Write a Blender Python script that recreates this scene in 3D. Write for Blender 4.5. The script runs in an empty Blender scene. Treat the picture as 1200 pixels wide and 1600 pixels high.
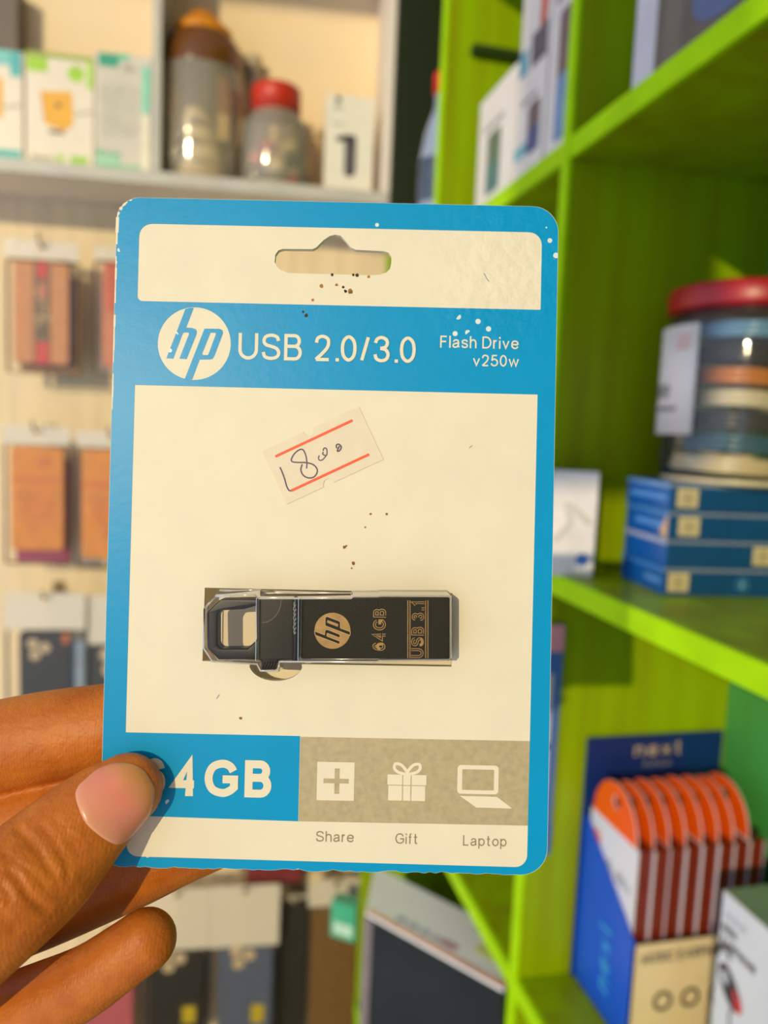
import bpy, bmesh, math, random
from mathutils import Vector, Matrix, geometry
from mathutils.bvhtree import BVHTree

SC = bpy.context.scene
COL = SC.collection
random.seed(7)

# ------------------------------------------------------------------ camera, sky, sun, exposure
FPX = 1202.0                       # focal length in pixels of a 1200 x 1600 frame
EYE = Vector((0, 0, 1.45))
PITCH, ROLL, YAW = math.radians(6.0), math.radians(2.5), math.radians(13.5)
FW = Vector((math.sin(YAW) * math.cos(PITCH), math.cos(YAW) * math.cos(PITCH), -math.sin(PITCH)))
_r0 = Vector((math.cos(YAW), -math.sin(YAW), 0)); _u0 = _r0.cross(FW)
RT = _r0 * math.cos(ROLL) + _u0 * math.sin(ROLL)
UP = _u0 * math.cos(ROLL) - _r0 * math.sin(ROLL)
cd = bpy.data.cameras.new('camera'); cam = bpy.data.objects.new('camera', cd); COL.objects.link(cam)
cd.sensor_fit = 'VERTICAL'; cd.sensor_height = 36.0; cd.lens = FPX / 1600 * 36.0
cd.clip_start = .005; cd.clip_end = 60
cd.dof.use_dof = True; cd.dof.focus_distance = .1297; cd.dof.aperture_fstop = cd.lens / 2.05; cd.dof.aperture_blades = 8
m = Matrix((RT, UP, -FW)).transposed().to_4x4(); m.translation = EYE; cam.matrix_world = m
SC.camera = cam

W = bpy.data.worlds.new('sky'); SC.world = W; W.use_nodes = True
bg = W.node_tree.nodes['Background']; bg.inputs[0].default_value = (.76, .88, 1.14, 1); bg.inputs[1].default_value = 1.05

sl = bpy.data.lights.new('sun', 'SUN'); sl.energy = 2.35; sl.color = (1.0, .83, .48); sl.angle = math.radians(.6)
so = bpy.data.objects.new('sun', sl); COL.objects.link(so); so.location = (-1.5, -2.5, 2.5)
SUN = Vector((.53, .80, -.24)).normalized(); so.rotation_euler = SUN.to_track_quat('-Z', 'Y').to_euler()

vs = SC.view_settings
SC.display_settings.display_device = 'sRGB'
vs.view_transform = 'Standard'; vs.look = 'None'; vs.exposure = 0.0; vs.gamma = 1.0; vs.use_curve_mapping = False
SC.cycles.use_denoising = True
SC.cycles.max_bounces = 10; SC.cycles.transparent_max_bounces = 24; SC.cycles.caustics_reflective = False; SC.cycles.caustics_refractive = False

# ------------------------------------------------------------------ measuring helpers: pixel of the photograph -> point on a plane of the room
def ray(px, py): return FW + RT * ((px - 600) / FPX) - UP * ((py - 800) / FPX)
def onx(px, py, X): d = ray(px, py); return EYE + d * (X / d.x)
def ony(px, py, Y): d = ray(px, py); return EYE + d * (Y / d.y)
def onz(px, py, Z): d = ray(px, py); return EYE + d * ((Z - EYE.z) / d.z)
def ondepth(px, py, t): return EYE + ray(px, py) * t

class Frame:
    """local axes a, b, c at an origin; calling it turns local metres into world metres"""
    def __init__(s, o, x, y, z): s.o, s.x, s.y, s.z = Vector(o), Vector(x), Vector(y), Vector(z)
    def __call__(s, a, b, c=0.0): return s.o + s.x * a + s.y * b + s.z * c
    def moved(s, a, b, c=0.0): return Frame(s(a, b, c), s.x, s.y, s.z)
def face_aisle(o): return Frame(o, (0, -1, 0), (0, 0, 1), (-1, 0, 0))     # a face that looks at the aisle (-X)
def face_door(o): return Frame(o, (1, 0, 0), (0, 0, 1), (0, -1, 0))       # a face that looks at the shop door (-Y)
def turned(o, deg):
    a = math.radians(deg); x = Vector((math.cos(a), math.sin(a), 0)); return Frame(o, x, (0, 0, 1), x.cross(Vector((0, 0, 1))))

# ------------------------------------------------------------------ materials
def lin(c): return tuple((v / 12.92 if v <= .04045 else ((v + .055) / 1.055) ** 2.4) for v in (x / 255 for x in c))
def node(nt, t, **k):
    n = nt.nodes.new(t)
    for a, b in k.items(): setattr(n, a, b)
    return n
def mat(name, rgb, rough=.5, metal=0.0, var=.06, scale=40.0, bump=0.0, bscale=400.0, spec=.5, sss=0.0, stretch=(1, 1, 1), rgb2=None, coat=0.0):
    M = bpy.data.materials.new(name); M.use_nodes = True; nt = M.node_tree; P = nt.nodes['Principled BSDF']
    c = lin(rgb)
    tc = node(nt, 'ShaderNodeTexCoord'); mp = node(nt, 'ShaderNodeMapping'); mp.inputs['Scale'].default_value = stretch
    nt.links.new(tc.outputs['Object'], mp.inputs[0])
    nz = node(nt, 'ShaderNodeTexNoise'); nz.inputs['Scale'].default_value = scale; nz.inputs['Detail'].default_value = 4
    nt.links.new(mp.outputs[0], nz.inputs['Vector'])
    rp = node(nt, 'ShaderNodeValToRGB')
    d = lin(rgb2) if rgb2 else tuple(max(0, v * (1 - 2.2 * var)) for v in c)
    rp.color_ramp.elements[0].position = .3; rp.color_ramp.elements[1].position = .7
    rp.color_ramp.elements[0].color = (*d, 1); rp.color_ramp.elements[1].color = (*[min(1, v * (1 + var)) for v in c], 1)
    nt.links.new(nz.outputs[0], rp.inputs[0]); nt.links.new(rp.outputs[0], P.inputs['Base Color'])
    P.inputs['Roughness'].default_value = rough; P.inputs['Metallic'].default_value = metal
    P.inputs['Specular IOR Level'].default_value = spec; P.inputs['Coat Weight'].default_value = coat
    if sss:
        P.inputs['Subsurface Weight'].default_value = sss; P.inputs['Subsurface Radius'].default_value = (.0035, .0012, .0006); P.inputs['Subsurface Scale'].default_value = 1.0
    if bump:
        n2 = node(nt, 'ShaderNodeTexNoise'); n2.inputs['Scale'].default_value = bscale; n2.inputs['Detail'].default_value = 3
        nt.links.new(tc.outputs['Object'], n2.inputs['Vector'])
        b = node(nt, 'ShaderNodeBump'); b.inputs['Strength'].default_value = bump; b.inputs['Distance'].default_value = .001
        nt.links.new(n2.outputs[0], b.inputs['Height']); nt.links.new(b.outputs[0], P.inputs['Normal'])
    return M
def clear(name, rgb=(255, 255, 255), gloss=.12, rough=.08, haze=0.0, bump=0.0, bscale=60.0):
    """thin clear plastic: mostly see-through, a little glossy, optionally milky"""
    M = bpy.data.materials.new(name); M.use_nodes = True; nt = M.node_tree
    for n in list(nt.nodes):
        if n.type != 'OUTPUT_MATERIAL': nt.nodes.remove(n)
    out = [n for n in nt.nodes if n.type == 'OUTPUT_MATERIAL'][0]
    tr = node(nt, 'ShaderNodeBsdfTransparent'); tr.inputs[0].default_value = (*lin(rgb), 1)
    gl = node(nt, 'ShaderNodeBsdfGlossy'); gl.inputs['Roughness'].default_value = rough
    fr = node(nt, 'ShaderNodeFresnel'); fr.inputs[0].default_value = 1.45
    ad = node(nt, 'ShaderNodeMath', operation='ADD'); ad.inputs[1].default_value = gloss - .04; ad.use_clamp = True
    nt.links.new(fr.outputs[0], ad.inputs[0])
    mx = node(nt, 'ShaderNodeMixShader'); nt.links.new(ad.outputs[0], mx.inputs[0])
    src = tr.outputs[0]
    if haze:
        df = node(nt, 'ShaderNodeBsdfDiffuse'); df.inputs[0].default_value = (*lin(rgb), 1)
        m2 = node(nt, 'ShaderNodeMixShader'); m2.inputs[0].default_value = haze
        nt.links.new(tr.outputs[0], m2.inputs[1]); nt.links.new(df.outputs[0], m2.inputs[2]); src = m2.outputs[0]
    nt.links.new(src, mx.inputs[1]); nt.links.new(gl.outputs[0], mx.inputs[2]); nt.links.new(mx.outputs[0], out.inputs[0])
    if bump:
        tc = node(nt, 'ShaderNodeTexCoord'); n2 = node(nt, 'ShaderNodeTexNoise'); n2.inputs['Scale'].default_value = bscale
        nt.links.new(tc.outputs['Object'], n2.inputs['Vector'])
        b = node(nt, 'ShaderNodeBump'); b.inputs['Strength'].default_value = bump; b.inputs['Distance'].default_value = .004
        nt.links.new(n2.outputs[0], b.inputs['Height']); nt.links.new(b.outputs[0], gl.inputs['Normal'])
    return M

MT = {}
def paint(rgb, rough=.5, **k):
    key = (tuple(rgb), rough, tuple(sorted(k.items())))
    if key not in MT: MT[key] = mat('paint_%d_%d_%d' % tuple(rgb), rgb, rough, **k)
    return MT[key]

# ------------------------------------------------------------------ mesh building
class MB:
    def __init__(s): s.v, s.f = [], []
    def add(s, vs, fs):
        k = len(s.v); s.v += [Vector(p) for p in vs]; s.f += [tuple(i + k for i in f) for f in fs]; return s
    def box(s, fr, a0, a1, b0, b1, c0, c1):
        p = [fr(a, b, c) for c in (c0, c1) for b in (b0, b1) for a in (a0, a1)]
        return s.add(p, [(0, 2, 3, 1), (4, 5, 7, 6), (0, 1, 5, 4), (2, 6, 7, 3), (0, 4, 6, 2), (1, 3, 7, 5)])
    def prism(s, fr, loops, c0, c1):
        """polygon with holes (2D loops, outer first) between heights c0 and c1"""
        loops = [list(l) for l in loops]
        flat = [p for l in loops for p in l]; n = len(flat)
        tris = geometry.tessellate_polygon([[Vector((x, y, 0)) for x, y in l] for l in loops])
        vs = [fr(x, y, c0) for x, y in flat] + [fr(x, y, c1) for x, y in flat]; fs = []
        for t in tris:
            a, b, c = (flat[i] for i in t)
            if (b[0] - a[0]) * (c[1] - a[1]) - (b[1] - a[1]) * (c[0] - a[0]) < 0: t = (t[0], t[2], t[1])
            fs += [tuple(i + n for i in t), tuple(reversed(t))]
        k = 0
        for li, l in enumerate(loops):
            ar = sum(l[i - 1][0] * l[i][1] - l[i][0] * l[i - 1][1] for i in range(len(l)))
            ccw = (ar > 0) == (li == 0)
            for i in range(len(l)):
                a, b = k + i, k + (i + 1) % len(l)
                fs.append((a, b, b + n, a + n) if ccw else (b, a, a + n, b + n))
            k += len(l)
        return s.add(vs, fs)
    def tube(s, pts, rad, n=10, flat=None, squash=1.0, cap=True):
        """round tube along points; rad a number or one per point; flat = direction along which it is squashed"""
        P = [Vector(p) for p in pts]; R_ = rad if isinstance(rad, (list, tuple)) else [rad] * len(P)
        rings = []
        for i, p in enumerate(P):
            t = (P[min(i + 1, len(P) - 1)] - P[max(i - 1, 0)]).normalized()
            ref = Vector(flat) if flat else (Vector((0, 0, 1)) if abs(t.z) < .9 else Vector((1, 0, 0)))
            a = t.cross(ref).normalized(); b = a.cross(t).normalized(); rings.append((p, t, a, b, R_[i]))
        if cap:
            def dome(r, sgn):
                p, t, a, b, q = r; return [(p + t * sgn * q * math.sin(g), t, a, b, q * math.cos(g)) for g in (.35, .7, 1.0, 1.25, 1.45)]
            rings = list(reversed(dome(rings[0], -1))) + rings + dome(rings[-1], 1)
        vs, fs = [], []
        for p, t, a, b, q in rings:
            for j in range(n):
                g = 2 * math.pi * j / n; vs.append(p + a * q * math.cos(g) + b * q * squash * math.sin(g))
        for i in range(len(rings) - 1):
            for j in range(n):
                u, w = i * n + j, i * n + (j + 1) % n; fs.append((u, w, w + n, u + n))
        fs.append(tuple(reversed(range(n)))); fs.append(tuple(range((len(rings) - 1) * n, len(rings) * n)))
        return s.add(vs, fs)
    def lathe(s, o, prof, n=32, closed=True):
        """profile (radius, height) turned about the vertical through o"""
        o = Vector(o); vs, fs = [], []
        for r, z in prof:
            for j in range(n):
                g = 2 * math.pi * j / n; vs.append(o + Vector((r * math.cos(g), r * math.sin(g), z)))
        for i in range(len(prof) - 1):
            for j in range(n):
                u, w = i * n + j, i * n + (j + 1) % n; fs.append((u, w, w + n, u + n))
        if closed: fs.append(tuple(reversed(range(n)))); fs.append(tuple(range((len(prof) - 1) * n, len(prof) * n)))
        return s.add(vs, fs)
    def stroke(s, fr, pts, w, c, closed=False):
        """flat ribbon of width w along 2D points at height c (fr may be any mapping)"""
        P = [Vector(p) for p in pts]
        q = [P[0]]
        for p in P[1:]:
            if (p - q[-1]).length > 1e-7: q.append(p)
        P = q
        if closed and (P[0] - P[-1]).length < 1e-7: P.pop()
        n = len(P)
        if n < 2: return s
        L, Rr = [], []
        for i in range(n):
            d1 = P[i] - P[i - 1] if (i > 0 or closed) else P[1] - P[0]
            d2 = P[(i + 1) % n] - P[i] if (i < n - 1 or closed) else P[-1] - P[-2]
            n1 = Vector((-d1.y, d1.x)).normalized(); n2 = Vector((-d2.y, d2.x)).normalized()
            mm = n1 + n2
            if mm.length < 1e-6: mm = n1
            mm.normalize(); k = min(1 / max(mm.dot(n1), .35), 2.2)
            L.append(P[i] + mm * (w / 2 * k)); Rr.append(P[i] - mm * (w / 2 * k))
        ez = w * .0015; vs = [fr(p.x, p.y, c + i * ez) for i, p in enumerate(Rr)] + [fr(p.x, p.y, c + i * ez) for i, p in enumerate(L)]
        fs = [(i, (i + 1) % n, n + (i + 1) % n, n + i) for i in range(n if closed else n - 1)]
        return s.add(vs, fs)
    def build(s, name, material, parent=None, at=None, smooth=False, bevel=0.0, seg=2):
        o0 = Vector(at) if at is not None else (world_of(parent) if parent else Vector((0, 0, 0)))
        me = bpy.data.meshes.new(name); me.from_pydata([v - o0 for v in s.v], [], s.f); me.validate(); me.update()
        if bevel:
            bm = bmesh.new(); bm.from_mesh(me)
            es = [e for e in bm.edges if len(e.link_faces) == 2 and e.calc_face_angle(0) > .6]
            bmesh.ops.bevel(bm, geom=es, offset=bevel, segments=seg, affect='EDGES', profile=.5); bm.to_mesh(me); bm.free()
        if smooth: me.shade_smooth()
        elif bevel:
            me.shade_smooth(); me.set_sharp_from_angle(angle=.7)
        me.materials.append(material)
        o = bpy.data.objects.new(name, me); COL.objects.link(o)
        if bevel:
            wn = o.modifiers.new('normals', 'WEIGHTED_NORMAL'); wn.keep_sharp = True; wn.weight = 100
        if parent: o.parent = parent
        elif at is not None: o.location = o0
        return o
def world_of(o):
    p = Vector((0, 0, 0))
    while o: p += o.location; o = o.parent
    return p
def thing(name, label, cat, at, group=None):
    o = bpy.data.objects.new(name, None); COL.objects.link(o); o.location = at; o.empty_display_size = .02
    o['label'] = label; o['category'] = cat
    if group: o['group'] = group
    return o
def struct(o, label=None, cat=None):
    o['kind'] = 'structure'
    if label: o['label'] = label
    if cat: o['category'] = cat
    return o
def tag(o, label, cat, group=None):
    o['label'] = label; o['category'] = cat
    if group: o['group'] = group
    return o

def rrect(x0, y0, x1, y1, r, n=6):
    rs = r if isinstance(r, (list, tuple)) else [r] * 4                      # corners BL, BR, TR, TL
    out = []
    for (cx, cy, a0), q in zip(((x0, y0, 180), (x1, y0, 270), (x1, y1, 0), (x0, y1, 90)), rs):
        sx = 1 if cx == x0 else -1; sy = 1 if cy == y0 else -1
        if q <= 0: out.append((cx, cy)); continue
        for i in range(n + 1):
            a = math.radians(a0 + 90 * i / n); out.append((cx + sx * q + q * math.cos(a), cy + sy * q + q * math.sin(a)))
    return out
def ccw_(l): return sum(l[i - 1][0] * l[i][1] - l[i][0] * l[i - 1][1] for i in range(len(l))) > 0
def circ(cx, cy, r, n=40, ry=None): return [(cx + r * math.cos(2 * math.pi * i / n), cy + (ry or r) * math.sin(2 * math.pi * i / n)) for i in range(n)]
def arc(cx, cy, rx, ry, a0, a1, n=10): return [(cx + rx * math.cos(math.radians(a0 + (a1 - a0) * i / n)), cy + ry * math.sin(math.radians(a0 + (a1 - a0) * i / n))) for i in range(n + 1)]
def smooth(pts, n=5, closed=False):
    P = [Vector(p) for p in pts]; out = []; N = len(P)
    for i in range(N if closed else N - 1):
        g = (lambda k: P[k % N]) if closed else (lambda k: P[max(0, min(N - 1, k))])
        p0, p1, p2, p3 = g(i - 1), g(i), g(i + 1), g(i + 2)
        for j in range(n):
            t = j / n
            out.append(.5 * ((2 * p1) + (p2 - p0) * t + (2 * p0 - 5 * p1 + 4 * p2 - p3) * t * t + (3 * p1 - p0 - 3 * p2 + p3) * t ** 3))
    if not closed: out.append(P[-1])
    return out

# ------------------------------------------------------------------ lettering: own plain sans alphabet of strokes, box 0..1 x 0..1, (ink width, height, strokes)
S_ = smooth
def _alpha():
    A = {}
    s = [(.97, .76), (.86, .93), (.5, 1), (.14, .93), (.03, .74), (.17, .59), (.5, .52), (.85, .43), (1, .25), (.88, .07), (.5, 0), (.12, .07), (0, .27)]
    bowl = arc(.5, .5, .5, .5, 0, 360, 28)
    A['U'] = (.80, 1, [[(0, 1)] + arc(.5, .36, .5, .36, 180, 360, 14) + [(1, 1)]])
    A['S'] = (.76, 1, [S_(s)]); A['s'] = (.58, .725, [S_(s)])
    A['B'] = (.72, 1, [[(0, 0), (0, 1), (.6, 1)] + arc(.6, .77, .32, .23, 90, -90) + [(0, .54)], [(.6, .54)] + arc(.63, .27, .37, .27, 90, -90) + [(0, 0)]])
    A['P'] = (.72, 1, [[(0, 0), (0, 1), (.6, 1)] + arc(.62, .73, .38, .27, 90, -90) + [(0, .46)]])
    A['R'] = (.80, 1, A['P'][2] + [[(.5, .46), (1, 0)]])
    A['2'] = (.66, 1, [S_([(.03, .72), (.12, .91), (.48, 1), (.87, .91), (.96, .72), (.84, .5), (.45, .24), (0, 0)]), [(0, 0), (1, 0)]])
    A['0'] = (.64, 1, [S_([(.5, 1), (.88, .84), (1, .5), (.88, .16), (.5, 0), (.12, .16), (0, .5), (.12, .84)], closed=True) + [(.5, 1)]])
    A['3'] = (.66, 1, [S_([(.02, .76), (.15, .93), (.48, 1), (.83, .92), (.93, .75), (.78, .59), (.40, .53)]), S_([(.40, .53), (.82, .47), (1, .27), (.86, .07), (.48, 0), (.12, .08), (0, .27)])])
    A['5'] = (.67, 1, [[(.92, 1), (.2, 1), (.08, .48)], S_([(.08, .48), (.26, .60), (.53, .64), (.88, .53), (1, .33), (.88, .1), (.48, 0), (.12, .08), (0, .25)])])
    A['6'] = (.66, 1, [S_([(.95, .77), (.82, .94), (.53, 1), (.2, .88), (.03, .6), (.01, .36), (.1, .12), (.5, 0), (.9, .12), (1, .32), (.9, .54), (.52, .64), (.14, .52), (.01, .36)])])
    A['8'] = (.66, 1, [S_([(.5, .54), (.1, .66), (.06, .82), (.5, 1), (.94, .82), (.9, .66), (.5, .54), (.04, .38), (0, .2), (.5, 0), (1, .2), (.96, .38), (.5, .54)])])
    A['4'] = (.70, 1, [[(.74, 0), (.74, 1), (0, .27), (1, .27)]])
    A['1'] = (.46, 1, [[(0, .74), (.55, .86), (.9, 1), (.9, 0)]])
    A['/'] = (.38, 1, [[(0, 0), (1, 1)]])
    A['F'] = (.64, 1, [[(0, 0), (0, 1), (1, 1)], [(0, .52), (.9, .52)]])
    A['E'] = (.70, 1, [[(1, 1), (0, 1), (0, 0), (1, 0)], [(0, .53), (.93, .53)]])
    A['D'] = (.80, 1, [[(0, 0), (0, 1), (.42, 1)] + arc(.42, .5, .58, .5, 90, -90, 14) + [(0, 0)]])
    A['G'] = (.90, 1, [S_([(.96, .74), (.82, .92), (.52, 1), (.15, .87), (0, .5), (.15, .13), (.54, 0), (.82, .07), (1, .2)]) + [(1, .47), (.55, .47)]])
    A['C'] = (.84, 1, [S_([(.98, .72), (.84, .92), (.52, 1), (.15, .87), (0, .5), (.15, .13), (.52, 0), (.85, .09), (1, .3)])])
    A['L'] = (.60, 1, [[(0, 1), (0, 0), (1, 0)]]); A['I'] = (.13, 1, [[(.5, 0), (.5, 1)]]); A['l'] = (.13, 1, [[(.5, 0), (.5, 1)]])
    A['H'] = (.76, 1, [[(0, 0), (0, 1)], [(1, 0), (1, 1)], [(0, .53), (1, .53)]])
    A['M'] = (.88, 1, [[(0, 0), (0, 1), (.5, .05), (1, 1), (1, 0)]]); A['N'] = (.76, 1, [[(0, 0), (0, 1), (1, 0), (1, 1)]])
    A['A'] = (.86, 1, [[(0, 0), (.5, 1), (1, 0)], [(.2, .36), (.8, .36)]])
    A['O'] = (.94, 1, [bowl])
    A['a'] = (.64, .725, [S_([(.05, .74), (.2, .94), (.5, 1), (.8, .93), (.9, .7)]) + [(.9, .2), (1, 0)], S_([(.9, .6), (.5, .53), (.12, .42), (0, .24), (.1, .05), (.4, 0), (.72, .1), (.9, .36)])])
    A['h'] = (.60, 1, [[(0, 0), (0, 1)], S_([(0, .46), (.2, .66), (.55, .715), (.9, .62), (1, .42)]) + [(1, 0)]])
    A['n'] = (.60, .725, [[(0, 0), (0, 1)], S_([(0, .62), (.2, .9), (.55, 1), (.9, .87), (1, .58)]) + [(1, 0)]])
    A['u'] = (.60, .725, [[(1, 0), (1, 1)], S_([(1, .38), (.8, .1), (.45, 0), (.1, .13), (0, .42)]) + [(0, 1)]])
    A['r'] = (.36, .725, [[(0, 0), (0, 1)], S_([(0, .6), (.3, .9), (.65, 1), (1, .95)])])
    A['i'] = (.13, 1, [[(.5, 0), (.5, .70)], [(.5, .87), (.5, 1.05)]])
    A['v'] = (.64, .725, [[(0, 1), (.5, 0), (1, 1)]]); A['x'] = (.62, .725, [[(0, 0), (1, 1)], [(0, 1), (1, 0)]])
    A['w'] = (.95, .725, [[(0, 1), (.26, 0), (.5, .95), (.74, 0), (1, 1)]])
    A['e'] = (.66, .725, [S_([(.02, .52), (.5, .52), (.99, .52)], 2), S_([(.99, .52), (.9, .85), (.5, 1), (.12, .87), (0, .5), (.1, .15), (.5, 0), (.82, .08), (.98, .27)])])
    A['f'] = (.38, 1, [S_([(1, .99), (.75, 1), (.5, .93), (.42, .77)]) + [(.42, 0)], [(0, .68), (.95, .68)]])
    A['t'] = (.44, .96, [[(.42, 1), (.42, .22)] + S_([(.42, .22), (.5, .05), (.75, 0), (1, .02)]), [(0, .71), (.95, .71)]])
    A['p'] = (.64, .725, [[(0, -.42), (0, 1)], bowl]); A['o'] = (.66, .725, [bowl])
    A['g'] = (.62, .725, [[(1, 1), (1, 0)] + S_([(1, 0), (.9, -.32), (.5, -.42), (.1, -.36), (.03, -.18)]), bowl])
    A['c'] = (.60, .725, [S_([(1, .7), (.84, .92), (.52, 1), (.14, .87), (0, .5), (.14, .13), (.52, 0), (.85, .09), (1, .3)])])
    return A
ALPHA = _alpha()
def lettering(mb, fr, text, x0, x1, base, cap, w, c, outline=None):
    """text between x0 and x1 on the baseline; w = stroke weight as a share of the cap height"""
    x, glyphs = 0.0, []
    for ch in text:
        if ch == ' ': x += .36; continue
        if ch == '.': glyphs.append((x + .06, None, w)); x += w + .14; continue
        g = ALPHA[ch]; gw = max(g[0], w); glyphs.append((x, g, gw)); x += gw + .15 + .1 * w
    tot = x - .15; k = (x1 - x0) / tot
    for gx, g, gw in glyphs:
        if g is None: mb.stroke(fr, [(x0 + (gx + w / 2) * k, base), (x0 + (gx + w / 2) * k, base + w * cap)], w * cap * (outline or 1), c); continue
        W_, H_, ss = g; h = w / 2
        for s in ss:
            sm = [(x0 + (gx + h + p[0] * (gw - w)) * k, base + (h + p[1] * (H_ - w) if 0 < p[1] < 1 else (p[1] * H_ + (h if p[1] <= 0 else -h) * (1 if len(ss[0]) > 5 or abs(p[1] - .5) > .4 else 1))) * cap) for p in s]
            # open stem ends reach the full height of the letter
            def ext(i, j):
                d = Vector(s[i]) - Vector(s[j])
                if abs(d.x) < .05 and abs(d.y) > .05:
                    sm[i] = (sm[i][0], sm[i][1] + math.copysign(h * cap, d.y)) if s[i][1] in (0, 1, 1.0) else sm[i]
            if (Vector(s[0]) - Vector(s[-1])).length > 1e-6: ext(0, 1); ext(-1, -2)
            c += cap * .002
            mb.stroke(fr, sm, w * cap * (outline or 1), c, closed=(Vector(s[0]) - Vector(s[-1])).length < 1e-6)
    return mb

# ------------------------------------------------------------------ the room: floor, back wall
X0, YD, YU, YC = .296, .617, 1.0, 1.30           # front of the green shelves, its two uprights, front of the white cabinet
Z1, Z2, Z3 = 1.700, 1.336, .948                  # tops of its shelves
wallA = math.radians(4.5)
WX = Vector((math.cos(wallA), -math.sin(wallA), 0)); WN = Vector((math.sin(wallA), math.cos(wallA), 0))
WALL = Frame((.297, YC, 0), WX, (0, 0, 1), -WN)   # along the wall to the right, up, out towards the shop
def onw(px, py, d):
    q = ray(px, py); t = ((WALL.o + WN * d - EYE).dot(WN)) / q.dot(WN); p = EYE + q * t; return ((p - WALL.o).dot(WX), p.z)

M_wall = mat('cream_wall', (236, 214, 176), .7, var=.05, scale=6, stretch=(8, 8, .6), bump=.15, bscale=60)
M_white = mat('cabinet_white', (236, 226, 214), .5, var=.03, scale=8)
M_grey_edge = mat('cabinet_grey_edge', (196, 192, 184), .45, var=.04, scale=20)
struct(MB().box(WALL, -2.2, .9, 0, 2.9, -.19, -.15).build('wall_back', M_wall))
struct(MB().box(Frame((0, 0, 0), (1, 0, 0), (0, 1, 0), (0, 0, 1)), -2.0, 1.4, -.5, 1.9, -.05, 0).build('floor', mat('floor_tile', (150, 138, 124), .5, var=.08, scale=5)))

M_shell = mat('plaster', (226, 214, 192), .8, var=.04, scale=5)
struct(MB().box(Frame((0, 0, 0), (1, 0, 0), (0, 1, 0), (0, 0, 1)), -2.4, 1.4, -1.1, 1.9, 2.95, 3.05).build('ceiling', mat('ceiling_white', (226, 228, 232), .8, var=.03, scale=5)))  # unseen ceiling, put in to cut the sky light from above
# unseen wall and hanging board, added to shade the card and right-hand goods
struct(MB().box(Frame((0, 0, 0), (1, 0, 0), (0, 1, 0), (0, 0, 1)), -.46, 1.4, -1.1, -1.0, 0, 2.95).build('shade_wall', M_shell))
struct(MB().box(Frame((0, 0, 0), (1, 0, 0), (0, 1, 0), (0, 0, 1)), -.88, -.668, -1.06, -1.03, 1.905, 2.95).build('shade_board_1', M_shell))
struct(MB().box(Frame((0, 0, 0), (1, 0, 0), (0, 1, 0), (0, 0, 1)), .6, .68, -1.0, 1.6, 0, 2.95).build('wall_right', M_shell))

# ------------------------------------------------------------------ white wall cabinet with its two compartments
ZS = 1.845
cab = thing('wall_cabinet', 'white open wall cabinet holding jars and boxes above the hanging goods', 'cabinet', WALL(-.5, ZS, -.1))
MB().box(WALL, -1.3, 0, ZS - .019, ZS - .0005, -.15, .0).build('shelf', M_white, cab, bevel=.001)
MB().box(WALL, -1.3, 0, ZS - .020, ZS - .0003, 0, .004).build('edge_strip', M_grey_edge, cab)
MB().box(WALL, -1.3, 0, ZS, 2.62, -.15, -.138).build('back_panel', mat('cabinet_cream', (244, 220, 180), .6, var=.03, scale=6), cab)
MB().box(WALL, -.384, -.370, ZS, 2.23, -.138, .004).build('divider', M_grey_edge, cab, bevel=.001)
MB().box(WALL, -.014, 0, ZS, 2.23, -.138, .004).build('side_panel', M_white, cab, bevel=.001)
MB().box(WALL, -1.3, 0, 2.23, 2.245, -.138, .004).build('top_board', M_white, cab, bevel=.001)

# ------------------------------------------------------------------ green shelving along the right
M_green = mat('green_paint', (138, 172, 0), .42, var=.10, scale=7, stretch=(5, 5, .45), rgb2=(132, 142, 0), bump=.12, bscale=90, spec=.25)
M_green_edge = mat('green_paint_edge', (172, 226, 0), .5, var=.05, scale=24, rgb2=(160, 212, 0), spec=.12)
M_green_back = mat('green_back_panel', (66, 160, 86), .5, var=.08, scale=6, stretch=(4, 4, .6), rgb2=(78, 150, 56))
BOX = Frame((0, 0, 0), (1, 0, 0), (0, 1, 0), (0, 0, 1))
XB = .495
unit = thing('shelf_unit', 'bright green painted wooden shelf unit running along the right side', 'shelving', (X0, YD, 0))
MB().box(BOX, XB, XB + .012, -.05, YC, 0, 2.45).build('back_panel', M_green_back, unit)
for y in (YD, YU): MB().box(BOX, X0, XB, y, y + .012, 0, 2.45).build('divider', M_green, unit, bevel=.0008)
MB().box(BOX, X0, XB, YC - .014, YC - .002, 0, 1.76).build('end_panel', M_green, unit, bevel=.0008)
o = MB().box(BOX, X0, XB, YC - .014, YC - .002, 1.76, 2.45).build('end_panel', mat('bay_shade_green', (22, 34, 10), .5), unit, bevel=.0008); o['label'] = 'upper end panel coloured dark for the shade of the far bay'  # upper part darkened by colour to stand for the far bay's shade
MB().box(BOX, X0, XB, -.06, -.048, 0, 2.45).build('end_panel', M_green, unit, bevel=.0008)
for z in (.40, Z3, Z2, Z1, 2.06, 2.42):
    th = .017
    yf = YC - .014 if z != 2.06 else YU
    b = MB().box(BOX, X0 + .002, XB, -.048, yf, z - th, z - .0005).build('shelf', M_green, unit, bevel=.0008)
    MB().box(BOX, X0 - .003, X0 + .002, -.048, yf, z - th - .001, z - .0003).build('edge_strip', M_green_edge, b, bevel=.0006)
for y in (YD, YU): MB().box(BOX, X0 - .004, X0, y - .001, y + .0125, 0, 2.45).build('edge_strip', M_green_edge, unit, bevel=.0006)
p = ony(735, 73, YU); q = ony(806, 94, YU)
MB().box(BOX, p.x, q.x + .02, YU - .014, YU, q.z - .004, q.z + .006).build('shadow_strip', mat('shadow_green', (34, 58, 8), .5), unit, bevel=.0008)  # dark strip painted where a shadow lies on the partition

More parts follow.
